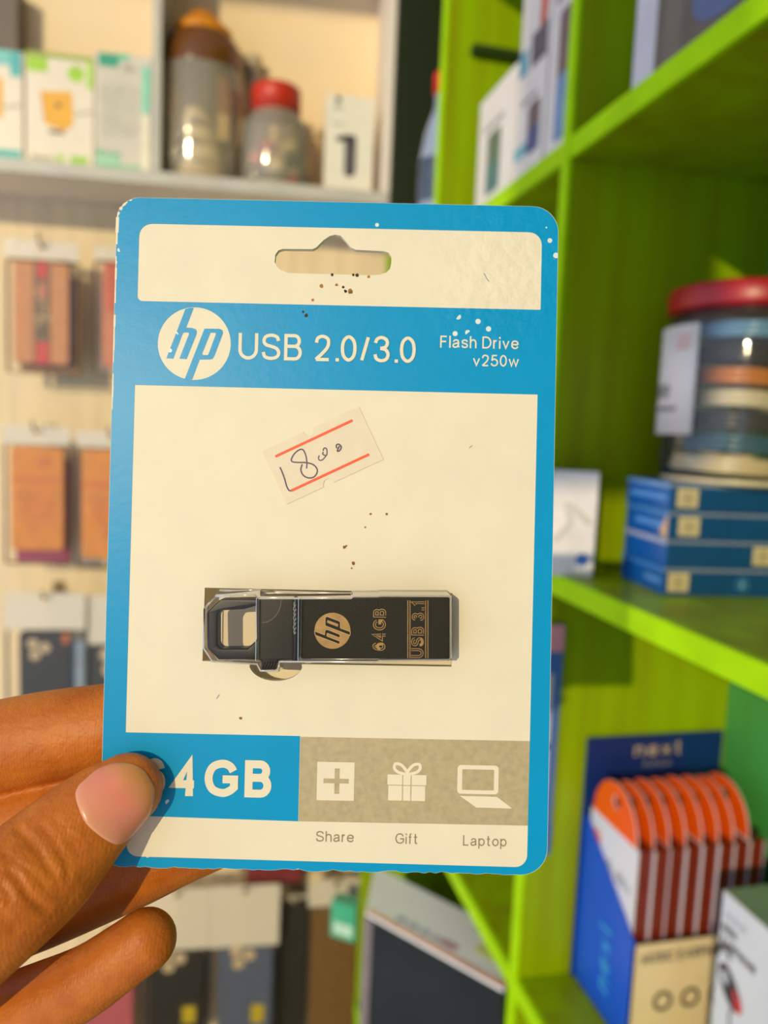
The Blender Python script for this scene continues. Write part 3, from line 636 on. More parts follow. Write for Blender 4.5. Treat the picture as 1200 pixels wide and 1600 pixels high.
# ------------------------------------------------------------------ third shelf: blue display box of orange earphone packs, white earphone box
DX, DYF, DYB = .350, .519, .612
DWD = .143
M_dblue = mat('display_blue', (6, 84, 214), .35, var=.04, scale=12)
t = thing('display_box', 'blue counter display box with a tall printed back panel on the lower green shelf', 'display box', (DX, DYF, Z3))
zl = onx(992, 1479, DX).z; zb_ = onx(905, 1262, DX).z; zh = 1.180
hd = MB().box(BOX, DX - .003, DX + DWD - .004, DYB, DYB + .002, Z3, zh).build('header_panel', mat('display_navy', (8, 44, 112), .35, var=.04), t)
fh = face_door((DX - .003, DYB, Z3)); lettering(MB(), fh, 'next', .048, .098, zh - Z3 - .020, .014, .16, .0005).build('lettering', paint((190, 170, 150)), hd)
scribble(hd, fh, .058, .088, zh - Z3 - .030, .005, (110, 112, 130))
fl = face_aisle((DX, DYB, Z3)); DL = DYB - DYF
sp = MB().prism(fl, [[(0, 0), (DL, 0), (DL, zl - Z3), (.004, zb_ - Z3), (0, zb_ - Z3)]], -.0015, 0).build('side_panel', M_dblue, t)
rot = Frame(fl(.060, .024, 0), (0, 0, 1), (0, 1, 0), (-1, 0, 0))
lettering(MB(), rot, 'next', 0, .062, 0, .020, .2, .0005).build('lettering', paint((50, 150, 226)), sp)
MB().prism(Frame(fl.o + Vector((DWD - .004, 0, 0)), fl.x, fl.y, fl.z), [[(0, 0), (DL, 0), (DL, zl - Z3), (.004, zb_ - Z3), (0, zb_ - Z3)]], 0, .0015).build('side_panel', M_dblue, t)
ff = face_door((DX, DYF, Z3)); fh_ = zl - Z3
fp = MB().box(ff, 0, DWD - .004, 0, fh_, -.0015, 0).build('front_panel', mat('display_cream', (222, 200, 158), .4, var=.03), t)
lettering(MB(), ff, 'MUSIC EARPHONE', .007, .094, fh_ - .0165, .0092, .2, .0005).build('lettering', paint((112, 106, 100)), fp)
for k in range(5):
    cx = .030 + .026 * k
    MB().prism(ff, [circ(cx, fh_ - .052, .009, 24), list(reversed(circ(cx, fh_ - .052, .006, 24)))], 0, .0005).build('ring_print', paint((70, 60, 50)), fp)
MB().box(BOX, DX, DX + DWD - .004, DYF, DYB, Z3, Z3 + .0015).build('base_panel', M_dblue, t)
PGp = 'orange earphone packs in the display box'
M_or = mat('pack_orange', (244, 92, 8), .35, var=.05, scale=20); M_dkred = mat('pack_dark_red', (120, 36, 14), .4, var=.12, scale=60); M_ledge = mat('pack_white', (222, 222, 236), .4, var=.02)
M_lilac = mat('pack_lilac', (196, 176, 206), .4, var=.02); PT = .0152; PL = .078; PH = 1.117 - Z3 - .003
order = ['leftmost', 'second from the left', 'third from the left', 'fourth from the left', 'fifth from the left', 'sixth from the left', 'seventh from the left', 'rightmost']
PHX = .026
for i in range(8):
    f = face_aisle((DX + .003 + PT * i, DYB - .005, Z3 + .002 + random.uniform(0, .002))); f.o.y += random.uniform(-.001, .001)
    t = thing('earphone_pack', 'orange earphone pack with a rounded hang tab, ' + order[i] + ' in the display', 'pack', f(PL / 2, 0, -PT / 2), PGp)
    bx = MB().box(f, 0, PL, 0, PH, -PT + .0006, -.0008).build('pack_body', M_dkred, t, bevel=.0005)
    back = MB().prism(f, [[(0, 0), (PL, 0), (PL, PH)] + arc(PL * .5, PH, PL * .46, .040, 0, 180, 16) + [(0, PH)], list(reversed(circ(PL * .52, PH + .024, .0055, 14)))], -.0008, 0).build('hang_tab', M_ledge, t)
    MB().prism(f, [[(PL * .02, PH), (PL * .98, PH)] + arc(PL * .5, PH + .0002, PL * .455, .0396, 0, 180, 16), list(reversed(circ(PL * .52, PH + .024, .006, 14)))], 0, .0003).build('orange_print', M_or, back)
    MB().prism(f, [[(0, 0), (PL, 0), (PL, PH), (0, PH)]], 0, .0003).build('white_print', M_ledge, back)
    poly(t, f, [rrect(0, PH * .15, PL * .62, PH * .62, .004)], (236, 84, 40), 'orange_print', c0=.0003, c=.0005); poly(t, f, [circ(.012, PH * .86, .008, 16)], (238, 110, 70), 'orange_print', c0=.0003, c=.0006)
    scribble(t, f, PL * .36, PL * .92, PH * .74, .012, (150, 154, 168), c=.0006)
    sd = side(f, PL)
    for k in range(6): panel(bx, Frame(sd.o, sd.x, sd.y, sd.z), (.002, PH * (.12 + .13 * k), PT - .0045, PH * (.16 + .13 * k)), (116, 34, 18), 'small_print', c=.0003)
    MB().box(sd, PT - .0022, PT - .0009, 0, PH, -.001, .0004).build('window_edge', M_lilac, t)
# white earphone box in front
EX = .400; p = onx(1130, 1390, EX)
f = face_aisle((EX, p.y, Z3)); EH = p.z - Z3; EW = .15
t = carton('earphone_box', 'white earphone box with grey top at the lower right corner, before the display box', 'box', f, EW, EH, .09, mat('earphone_white', (212, 218, 232), .4, var=.02))
MB().box(f, .0005, EW - .0005, EH - .0005, EH + .0004, -.0895, -.0005).build('top_print', paint((140, 160, 136), .45), t)
scribble(t, f, .006, .030, EH - .018, .005, (176, 182, 196))
words(t, f, 'MUSIC', .003, .020, EH - .030, .0062, (96, 96, 110), .2); words(t, f, 'EARPHONE', .004, .042, EH - .041, .0062, (60, 60, 70), .22)
def q6(l): return [(x * .72 - .003, EH + (y - EH) * .66) for x, y in l]
MB().stroke(f, q6(arc(.016, EH - .076, .010, .012, 200, 20, 10)), .004, .0006).build('earphone_picture', paint((40, 38, 48), .3), t)
poly(t, f, [q6(smooth([(.010, EH - .090), (.022, EH - .082), (.044, EH - .104), (.044, EH - .122), (.030, EH - .124), (.014, EH - .108)], closed=True))], (52, 50, 66), 'earphone_picture', c=.0006)
poly(t, f, [q6(smooth([(.034, EH - .100), (.046, EH - .108), (.047, EH - .122), (.038, EH - .120)], closed=True))], (196, 50, 60), 'earphone_picture', c=.0009)
poly(t, f, [q6(smooth([(.014, EH - .094), (.022, EH - .090), (.026, EH - .102), (.018, EH - .104)], closed=True))], (190, 196, 214), 'earphone_picture', c=.0009)
MB().stroke(f, q6(smooth([(.034, EH - .124), (.032, EH - .14), (.036, EH - .155)])), .0018, .0006).build('earphone_picture', paint((60, 56, 70), .3), t)

# lower bay: white topped dark box, slanting out of the shelf
zt = .86
a, b = onz(571, 1428, zt), onz(787, 1549, zt)
f, L = quad_frame(a, b, .53); BH = zt - .53
t = thing('appliance_box', 'dark fronted box with a white printed top below the third green shelf', 'box', f(L / 2, 0, -.05))
cc = onz(583, 1368, zt); foot = [(a.x, a.y), (b.x, b.y), (b.x + (cc.x - a.x) * 1.25, b.y + (cc.y - a.y) * 1.25), (a.x + (cc.x - a.x) * 1.25, a.y + (cc.y - a.y) * 1.25)]
foot = foot if ccw_(foot) else foot[::-1]
MB().prism(BOX, [foot], .53, zt - .002).build('box_body', mat('appliance_dark', (30, 38, 44), .4, var=.15, scale=8), t, bevel=.001)
MB().prism(BOX, [foot], zt - .002, zt + .002).build('white_lid', mat('appliance_white', (238, 243, 255), .35, var=.01), t, bevel=.0008)
MB().box(f, -.001, .012, .0, BH - .004, -.002, .0012).build('grey_edge', mat('appliance_grey', (128, 120, 128), .4), t)
tp = Frame(f(0, BH + .002, 0), f.x, -f.z, (0, 0, 1))
panel(t, tp, (0, 0, L, .010), (240, 190, 176)); scribble(t, tp, L * .18, L * .62, .014, .011, (160, 166, 196))
panel(t, tp, (L * .52, .015, L * .62, .026), (214, 110, 110)); panel(t, tp, (L * .70, .03, L * .84, .05), (220, 226, 150)); panel(t, tp, (L * .60, .062, L * .76, .100), (90, 108, 130), r=.006)
# ------------------------------------------------------------------ the card: frame on its front face, x right, y up, z towards the holder
CARD = Frame((.0214578, .12705744, 1.43234122), (.97336177, -.22822449, .02191909), (.00631483, .12225176, .99247903), (-.22918767, -.96590273, .12043639))
MM = .001
CM = Frame(CARD.o, CARD.x * MM, CARD.y * MM, CARD.z * MM)          # the same in millimetres
_e = EYE - CARD.o; EC = (_e.dot(CARD.x) * 1000, _e.dot(CARD.y) * 1000, _e.dot(CARD.z) * 1000)
def cp(px, py, z=0.0):
    """photo pixel -> millimetres on the plane z mm above the card face"""
    d = ray(px, py); t = ((CARD.o - EYE).dot(CARD.z) + z * MM) / d.dot(CARD.z); q = EYE + d * t - CARD.o
    return (q.dot(CARD.x) * 1000, q.dot(CARD.y) * 1000)
def cps(pts, z=0.0, s=1.0, ox=0, oy=0): return [cp(ox + x / s, oy + y / s, z) for x, y in pts]

def card_material(name, rgb, rough, specks=0.0, spec=.3):
    M = mat(name, rgb, rough, var=.015, scale=120, spec=spec); nt = M.node_tree; P = nt.nodes['Principled BSDF']
    tc = node(nt, 'ShaderNodeTexCoord')
    nz = node(nt, 'ShaderNodeTexNoise'); nz.inputs['Scale'].default_value = 700; nz.inputs['Detail'].default_value = 2; nt.links.new(tc.outputs['Object'], nz.inputs['Vector'])
    n3 = node(nt, 'ShaderNodeTexNoise'); n3.inputs['Scale'].default_value = 420; n3.inputs['Detail'].default_value = 2; nt.links.new(tc.outputs['Object'], n3.inputs['Vector'])
    # blistered patch of the board near its upper right corner
    vd = node(nt, 'ShaderNodeVectorMath', operation='DISTANCE'); nt.links.new(tc.outputs['Object'], vd.inputs[0]); vd.inputs[1].default_value = CARD(.029, .045, 0) - CARD.o
    mr = node(nt, 'ShaderNodeMapRange'); mr.inputs[1].default_value = .016; mr.inputs[2].default_value = .004; mr.inputs[3].default_value = .02; mr.inputs[4].default_value = .55; nt.links.new(vd.outputs['Value'], mr.inputs[0])
    mu = node(nt, 'ShaderNodeMath', operation='MULTIPLY'); nt.links.new(n3.outputs[0], mu.inputs[0]); nt.links.new(mr.outputs[0], mu.inputs[1])
    mu2 = node(nt, 'ShaderNodeMath', operation='MULTIPLY_ADD'); nt.links.new(nz.outputs[0], mu2.inputs[0]); mu2.inputs[1].default_value = .03; nt.links.new(mu.outputs[0], mu2.inputs[2])
    b = node(nt, 'ShaderNodeBump'); b.inputs['Strength'].default_value = .55; b.inputs['Distance'].default_value = .0012
    nt.links.new(mu2.outputs[0], b.inputs['Height']); nt.links.new(b.outputs[0], P.inputs['Normal'])
    if specks:
        vo = node(nt, 'ShaderNodeTexVoronoi'); vo.inputs['Scale'].default_value = 420; nt.links.new(tc.outputs['Object'], vo.inputs['Vector'])
        n4 = node(nt, 'ShaderNodeTexNoise'); n4.inputs['Scale'].default_value = 90; n4.inputs['Detail'].default_value = 3; nt.links.new(tc.outputs['Object'], n4.inputs['Vector'])
        v2 = node(nt, 'ShaderNodeVectorMath', operation='DISTANCE'); nt.links.new(tc.outputs['Object'], v2.inputs[0]); v2.inputs[1].default_value = CARD(.029, .034, 0) - CARD.o
        m3 = node(nt, 'ShaderNodeMapRange'); m3.inputs[1].default_value = .010; m3.inputs[2].default_value = .002; m3.inputs[3].default_value = .36; m3.inputs[4].default_value = .53; nt.links.new(v2.outputs['Value'], m3.inputs[0])
        ls = node(nt, 'ShaderNodeMath', operation='LESS_THAN'); nt.links.new(n4.outputs[0], ls.inputs[0]); nt.links.new(m3.outputs[0], ls.inputs[1])
        l2 = node(nt, 'ShaderNodeMath', operation='LESS_THAN'); nt.links.new(vo.outputs['Distance'], l2.inputs[0]); l2.inputs[1].default_value = .20
        an = node(nt, 'ShaderNodeMath', operation='MULTIPLY'); nt.links.new(ls.outputs[0], an.inputs[0]); nt.links.new(l2.outputs[0], an.inputs[1])
        mx = node(nt, 'ShaderNodeMix', data_type='RGBA'); old = P.inputs['Base Color'].links[0].from_socket
        nt.links.new(an.outputs[0], mx.inputs['Factor']); nt.links.new(old, mx.inputs['A']); mx.inputs['B'].default_value = (*lin((214, 226, 226)), 1)
        nt.links.new(mx.outputs['Result'], P.inputs['Base Color'])
    return M
M_board = card_material('card_board', (229, 220, 196), .5)
M_cblue = card_material('card_blue_ink', (0, 148, 204), .36, specks=1, spec=.2)
M_cgrey = mat('card_grey_ink', (180, 166, 130), .45, var=.06, scale=900)
M_cgrey_text = mat('card_grey_text', (150, 134, 106), .5)
M_cut = mat('card_core', (214, 196, 160), .8)

card = thing('flash_drive_card', 'blue and cream hanging card of a flash drive held up by the hand', 'packaging', CARD.o)
# outline with a slightly frayed lower edge
rr = rrect(-37.5, -56.4, 37.5, 56.4, [3.9, 4.4, 4.4, 3.9], 8)
edge = []
for i, p in enumerate(rr):
    edge.append(p)
    q = rr[(i + 1) % len(rr)]
    if abs(p[1] + 56.4) < .01 and abs(q[1] + 56.4) < .01:
        for k in range(1, 70): edge.append((p[0] + (q[0] - p[0]) * k / 70, -56.4 + random.choice((0, 0, 0, .12, -.08, .2)) + .08 * math.sin(k * .7)))
Eh = [(100, 310), (105, 250), (130, 215), (165, 203), (410, 205), (440, 190), (500, 130), (550, 97), (595, 87), (640, 97), (680, 140), (720, 190), (760, 210), (990, 222), (1030, 235), (1052, 265), (1050, 320), (1040, 365), (1010, 395), (960, 412), (870, 418), (540, 408), (210, 400), (150, 375), (115, 345)]
euro = [tuple(p) for p in cps(Eh, 0, 5.217, 410, 350)]
win = [(-21.1, -21.75)] + [(-13.1, -21.95)] + [(-8.75 + 4.5 * math.cos(a), -22.0 + 2.85 * math.sin(a)) for a in [math.pi + math.pi * i / 16 for i in range(1, 16)]] + [(-4.4, -21.95), (20.8, -21.85), (20.7, -9.5), (-21.0, -9.45)]
ccw = lambda l: sum(l[i - 1][0] * l[i][1] - l[i][0] * l[i - 1][1] for i in range(len(l))) > 0
hole = lambda l: list(reversed(l)) if ccw(l) else l
MB().prism(CM, [edge, hole(euro), hole(win)], -.55, 0).build('front_board', M_board, card)
M_back = mat('card_back', (236, 222, 196), .6, var=.03)
MB().prism(CM, [[(x * .998, y * .998) for x, y in rr], hole(euro), hole(win)], -1.05, -.57).build('back_board', M_back, card)
MB().prism(CM, [rrect(-23, -27, 23, -7.5, 1.0)], -4.6, -4.4).build('blister_backing', M_back, card)
INK = .03
blue_loops = [[(x * .9985, y * .9992) for x, y in edge],
    rrect(-33.6, 38.75, 34.7, 51.95, [.9, .2, 2.2, 2.2]), rrect(-33.65, -34.0, 34.3, 24.45, 0), rrect(-33.0, -54.6, 34.1, -47.95, [1.9, 1.9, 0, 0]) ]
# the lower blue block ends at x = -4.4, the grey block runs on from there to the blue border
low = rrect(-33.0, -54.6, 34.1, -48.0, [1.9, 1.9, 0, 0])
notch = [(-33.0, -47.85), (-4.4, -48.15), (-4.4, -34.05), (34.15, -34.05), (34.1, -53.0), (32.2, -54.95), (-31.2, -54.45), (-33.0, -52.8)]
notch = [(-33.0, -47.9), (-33.0, -52.7)] + arc(-31.1, -52.7, 1.9, 1.9, 180, 270, 6) + arc(32.1, -53.1, 2.0, 2.0, 270, 360, 6) + [(34.15, -34.05), (-4.4, -34.05), (-4.4, -48.2)]
main = [(-33.65, -33.95), (-4.4, -33.95), (34.2, -34.0), (34.45, 24.35), (-33.65, 24.5)]
# main panel and lower panel meet along the grey block, so both are cut as one opening
both = [(-33.65, 24.5), (-33.65, -33.95), (-4.4, -33.98), (-4.4, -48.2), (-33.0, -47.8), (-33.0, -52.7)] + arc(-31.1, -52.7, 1.9, 1.9, 180, 270, 6)[1:] + arc(32.1, -53.1, 2.0, 2.0, 270, 360, 6) + [(34.2, -34.0), (34.45, 24.35)]
MB().prism(CM, [blue_loops[0], hole(blue_loops[1]), hole(both)], 0, INK).build('blue_print', M_cblue, card)
grey = [(-4.35, -48.2), (34.12, -48.15), (34.18, -34.05), (-4.35, -34.1)]
MB().prism(CM, [grey], 0, INK).build('grey_print', M_cgrey, card)
M_print = M_board
# round emblem: cream disc with the two slanting letters in blue
C0 = cp(303.7, 537)
em = MB().prism(CM, [circ(C0[0], C0[1], 6.16, 56)], INK, INK + .02).build('round_emblem', M_print, card)
def eml(pts): return cps(pts, 0, 8.571, 230, 460)
hL = eml([(512, 198), (258, 858), (352, 862), (478, 530), (492, 512), (545, 512), (560, 520), (558, 540), (432, 862), (530, 868), (660, 545), (668, 505), (655, 470), (605, 450), (525, 446), (626, 180), (570, 182)])
pL = eml([(768, 460), (505, 1130), (560, 1142), (605, 1140), (705, 875), (845, 873), (880, 862), (903, 825), (1018, 520), (1010, 480), (970, 462)])
pC = eml([(850, 515), (740, 790), (745, 812), (808, 814), (822, 800), (920, 535), (915, 516)])
MB().prism(CM, [hL], INK + .02, INK + .04).build('emblem_letter', M_cblue, em)
MB().prism(CM, [pL, hole(pC)], INK + .02, INK + .04).build('emblem_letter', M_cblue, em)
def print_text(text, x0, x1, base, cap, w, material, c=INK + .02): return lettering(MB(), CM, text, x0, x1, base, cap, w, c).build('lettering', material, card)
print_text('USB 2.0/3.0', -16.3, 13.7, 29.2, 4.5, .125, M_print)
print_text('Flash Drive', 17.8, 31.1, 31.95, 2.05, .125, M_print)
print_text('v250w', 23.4, 31.2, 28.95, 1.98, .125, M_print)
print_text('64GB', -30.9, -8.85, -44.35, 6.2, .215, M_print)
print_text('Share', -1.35, 5.0, -51.5, 1.75, .115, M_cgrey_text, INK)
print_text('Gift', 11.95, 15.7, -51.6, 1.75, .115, M_cgrey_text, INK)
print_text('Laptop', 23.3, 30.6, -51.7, 1.75, .115, M_cgrey_text, INK)
# the three icons
def icon(loops, name): return MB().prism(CM, loops, INK, INK + .02).build(name, M_print, card)
plus = [(2.4, -43.5), (2.4, -41.75), (3.95, -41.75), (3.95, -40.95), (2.4, -40.95), (2.4, -39.25), (1.55, -39.25), (1.55, -40.95), (-.3, -40.95), (-.3, -41.75), (1.55, -41.75), (1.55, -43.5)]
icon([rrect(-1.4, -44.6, 4.85, -38.2, 0), hole(plus)], 'plus_icon')
g = MB()
for x0, x1 in ((10.42, 12.9), (13.08, 14.3), (14.48, 16.95)):
    g.prism(CM, [rrect(x0, -41.78, x1, -40.08, .1)], INK, INK + .02); g.prism(CM, [rrect(max(x0, 10.6), -44.4, min(x1, 16.78), -41.92, .05)], INK, INK + .02)
for s_ in (1, -1):
    lp = smooth([(13.7, -39.95), (13.7 + s_ * .3, -39.2), (13.7 + s_ * 1.1, -38.4), (13.7 + s_ * 2.0, -38.3), (13.7 + s_ * 2.15, -39.0), (13.7 + s_ * 1.6, -39.6), (13.7 + s_ * .6, -39.9)], 5, True)
    g.stroke(CM, lp, .5, INK + .02, closed=True)
g.build('gift_icon', M_print, card)
g = MB().prism(CM, [rrect(22.15, -43.05, 29.05, -38.25, .6), hole(rrect(22.95, -42.4, 28.3, -38.95, .1))], INK, INK + .02)
g.prism(CM, [[(22.6, -43.4), (28.85, -43.45), (31.45, -45.35), (25.4, -45.3)]], INK, INK + .02).build('laptop_icon', M_print, card)
# ink rubbed off along the left edge and the upper left corner
g = MB()
wl = [(-37.36, y + .3) for y in range(20, 52, 2)] + [(-33.6 + 3.75 * math.cos(a), 52.5 + 3.75 * math.sin(a)) for a in [math.pi - i * .12 for i in range(1, 11)]]
for i in range(len(wl) - 1):
    if i % 5 != 3: g.stroke(CM, [wl[i], wl[i + 1]], (.16, .3, .22, .4)[i % 4] * (1.3 if i > 12 else .8), INK + .01)
g.build('worn_edge', M_board, card)
# specks of dirt and rust
g, g2 = MB(), MB()
for x, y, r, dk in [(502.4, 446.8, 3.2, 0), (526, 445, 2.4, 0), (536, 448.7, 2.4, 1), (539.8, 455.2, 2.8, 1), (547.2, 455.4, 4.2, 0), (488.2, 468.6, 2.3, 0), (473.8, 487.4, 2.0, 1), (478.4, 493, 3.0, 1), (519, 429.6, 2.4, 1), (552, 429.6, 2.2, 1), (558, 430, 3.0, 1), (576, 432.6, 2.4, 0), (538, 855, 2.6, 0), (541, 853, 1.8, 0), (552, 880, 3.0, 0), (549.5, 888, 1.8, 0), (376, 1122, 2.6, 0), (570.5, 824, 1.6, 0), (579, 803, 2.0, 0), (604, 803, 2.2, 0)]:
    q = cp(x, y); (g2 if dk else g).prism(CM, [[(q[0] + a * random.uniform(.7, 1.15), q[1] + b * random.uniform(.7, 1.15)) for a, b in circ(0, 0, r / 9.27, 9)]], 0, INK + .03)
g.build('rust_specks', mat('rust_stain', (164, 108, 36), .7, var=.3, scale=900), card); g2.build('dirt_specks', mat('dirt_stain', (66, 46, 26), .8, var=.3, scale=900), card)
g = MB()
for pts in ([(756, 427), (761, 436), (764, 440)], [(733, 700), (738, 696)], [(338, 1092), (343, 1085)], [(296, 388), (299, 440)]):
    if pts[0][0] < 330 and pts[0][1] < 500: continue
    g.stroke(CM, cps(pts), .12, INK + .02)
g.build('pen_marks', paint((110, 140, 160)), card)
# price sticker
Sb, Sd = Vector((-7.55, 4.87)), Vector((16.14, 7.92)); sw = Sd.length; Sd.normalize(); Sn = Vector((-Sd.y, Sd.x)); shh = 9.85
SK = Frame(CM(Sb.x, Sb.y, 0), CM.x * Sd.x + CM.y * Sd.y, CM.x * Sn.x + CM.y * Sn.y, CM.z)
lo_ = [(0, 0), (sw * .385, 0)] + arc(sw * .435, .0, .9, 1.0, 180, 0, 8) + [(sw * .49, 0), (sw, 0), (sw, shh), (sw * .53, shh)] + arc(sw * .475, shh, .9, 1.0, 0, -180, 8) + [(sw * .42, shh), (0, shh)]
stk = MB().prism(SK, [lo_], .03, .13).build('price_sticker', mat('sticker_paper', (226, 213, 188), .6, var=.02, scale=300), card)
for pts in ([(430.5, 713.5), (551, 657)], [(455, 767), (577, 710)]):
    MB().stroke(CM, cps(pts), .46, .135).build('red_line', paint((236, 84, 40), .5), stk)
hw = MB()
z5 = lambda pts: [tuple(p) for p in smooth(cps(pts, 0, 5.4545, 400, 620), 6)]
hw.stroke(CM, z5([(205, 600), (225, 645), (245, 700), (262, 760), (280, 795), (300, 802)]), .26, .14)
hw.stroke(CM, z5([(432, 612), (434, 560), (425, 500), (400, 452), (365, 455), (325, 490), (302, 535), (315, 555), (360, 560), (430, 562), (490, 580), (522, 620), (515, 660), (485, 688), (440, 690), (400, 665), (383, 620), (395, 575)]), .24, .14)
hw.stroke(CM, z5([(572, 462), (580, 440), (598, 440), (606, 465), (600, 500), (570, 490), (575, 470)]), .22, .14); hw.stroke(CM, z5([(600, 500), (570, 535), (545, 542), (533, 525), (540, 500)]), .2, .14)
hw.stroke(CM, z5([(690, 440), (685, 415), (705, 405), (726, 425), (720, 450), (703, 465), (694, 458), (712, 420)]), .26, .14)
hw.build('handwriting', paint((78, 66, 92), .5), stk)

# ------------------------------------------------------------------ clear blister over the drive
M_blis = clear('blister_plastic', (252, 250, 246), .025, .05, haze=.004)
M_rim = clear('blister_rim_plastic', (246, 236, 220), .22, .10, haze=.45)
BZ = 5.0
def up(pts, z): return [cp(x, y, z) for x, y in pts]
Bl = [(336, 931.5), (398.5, 929), (404, 934.5), (548, 934.5), (551, 931.6), (591, 931.4), (594, 930.5), (701, 931), (704.5, 934), (704.5, 1029), (702, 1032.2), (592, 1033), (590, 1034.5), (437, 1034.5), (433.5, 1049.5), (406, 1048.5), (400.5, 1038), (331, 1034), (317.5, 1013), (318.5, 951)]
top = up(Bl, BZ)
cen = Vector((sum(p[0] for p in top) / len(top), sum(p[1] for p in top) / len(top)))
def grow(l, d):
    out = []; n = len(l)
    for i in range(n):
        a, b, c_ = Vector(l[i - 1]), Vector(l[i]), Vector(l[(i + 1) % n])
        n1 = Vector((b.y - a.y, a.x - b.x)).normalized(); n2 = Vector((c_.y - b.y, b.x - c_.x)).normalized(); mm = (n1 + n2)
        mm = mm / max(mm.length_squared / 2, .3); sgn = 1 if ccw(l) else -1
        q = b + mm * (d * sgn); out.append((q.x, q.y))
    return out
bl = thing('tmp', '', '', CARD.o); bpy.data.objects.remove(bl)
bli = MB(); rings = [(grow(top, .38), 0.0), (grow(top, .28), 2.0), (grow(top, .2), 4.0), (grow(top, .05), 4.7), (grow(top, -.18), BZ)]
n = len(top)
vs = [CM(x, y, z) for l, z in rings for x, y in l]; fs = []
for k in range(len(rings) - 1):
    for i in range(n): fs.append((k * n + i, k * n + (i + 1) % n, (k + 1) * n + (i + 1) % n, (k + 1) * n + i))
tri = geometry.tessellate_polygon([[Vector((x, y, 0)) for x, y in rings[-1][0]]])
fs += [tuple(i + (len(rings) - 1) * n for i in t_) for t_ in tri]
bli.add(vs, fs); blo = bli.build('blister', M_blis, card)
rim = MB(); pr = [CM(x, y, BZ - .25) for x, y in grow(top, -.02)]
rim.tube(pr + [pr[0]], .00016, 6, cap=False).build('blister_rim', M_rim, blo, smooth=True)
rm = [CM(x, y, .06) for x, y in grow(top, .38)]
MB().tube(rm + [rm[0]], .00014, 6, cap=False).build('blister_foot', M_rim, blo, smooth=True)
for xx in (402.5, 468.5):          # ribs pressed into the plastic
    a_, b_ = cp(xx, 936, BZ), cp(xx - 1, 1031, BZ)
    MB().tube([CM(a_[0], a_[1], BZ - .1), CM(b_[0], b_[1], BZ - .1)], .0003, 8).build('blister_rib', M_blis, blo, smooth=True)

# ------------------------------------------------------------------ the flash drive itself
M_blk = mat('drive_black_metal', (26, 26, 21), .55, var=.01, scale=50, spec=.2)
M_blk2 = mat('drive_black_plastic', (27, 26, 28), .36, spec=.3, var=.01, scale=50)
M_gold = mat('drive_gold_print', (164, 132, 84), .45, metal=.35, var=.1, scale=700)
drv = thing('flash_drive', 'black metal flash drive with a loop end, lying in the blister of the blue card', 'flash drive', CARD(.0, -.016, .002))
DZ = 4.4
slab = [cp(470, 937, DZ), cp(470, 1029.5, DZ), cp(702.5, 1029.5, DZ), cp(702.5, 933.5, DZ)]
body = MB().prism(CM, [slab if ccw(slab) else slab[::-1]], .4, DZ).build('body', M_blk, drv, bevel=.00025)
out_ = up([(345, 936), (398, 935), (409, 935), (409, 1031), (341, 1031), (323.5, 1013), (322.5, 957)], 3.6)
inn = up([(340, 961), (345, 954), (382, 952), (393, 949), (400, 946), (401, 1000), (387, 1013), (346, 1013.5), (340, 1008)], 3.6)
loop = MB().prism(CM, [out_ if ccw(out_) else out_[::-1], hole(inn)], .6, 3.6).build('loop', M_blk2, drv, bevel=.0003)
blk = up([(405, 936), (404, 1031.5), (408, 1032), (408, 1047), (432, 1047), (435, 1032), (467, 1031.5), (468, 936)], 4.5)
clip = MB().prism(CM, [blk if ccw(blk) else blk[::-1]], .4, 4.5).build('clip_block', M_blk2, drv, bevel=.0003)
qd = cps([(573, 190), (727, 190)] + arc(573, 190, 154, -190, 0, -90, 10)[1:], 4.5, 5.217, 300, 900)
qd = cps([(573, 190)] + [(573 + 154 * math.cos(a), 190 + 190 * math.sin(a)) for a in [math.pi / 2 * i / 10 for i in range(11)]], 4.5, 5.217, 300, 900)
MB().prism(CM, [qd if ccw(qd) else qd[::-1]], 4.5, 4.52).build('recess', mat('drive_recess', (10, 10, 11), .5), clip)
MB().stroke(CM, qd[1:], .12, 4.54).build('recess_edge', mat('drive_edge', (86, 86, 84), .35), clip)
for k in range(6):
    a_ = cp(410 + 4.2 * k, 1043, 4.5); b_ = cp(413 + 4.2 * k, 1036, 4.5)
    MB().tube([CM(a_[0], a_[1], 4.5), CM(b_[0], b_[1], 4.5)], .00016, 6).build('grip_ridge', M_blk2, clip, smooth=True)
ra, rb = cp(462, 937, 4.6), cp(461.5, 1030, 4.6)
MB().tube([CM(ra[0], ra[1], 4.35), CM(rb[0], rb[1], 4.35)], .00055, 12).build('ridge', M_blk2, clip, smooth=True)
for k in range(7):
    y = 944 + 7.2 * k; g = [cp(460.5 + 2 * math.cos(a) * (1 if k % 2 else .6), y + 3 * math.sin(a), 4.9) for a in [i * 5 / 8 for i in range(9)]]
    MB().stroke(CM, g, .16, 4.93).build('engraving', paint((120, 130, 132), .4), clip)
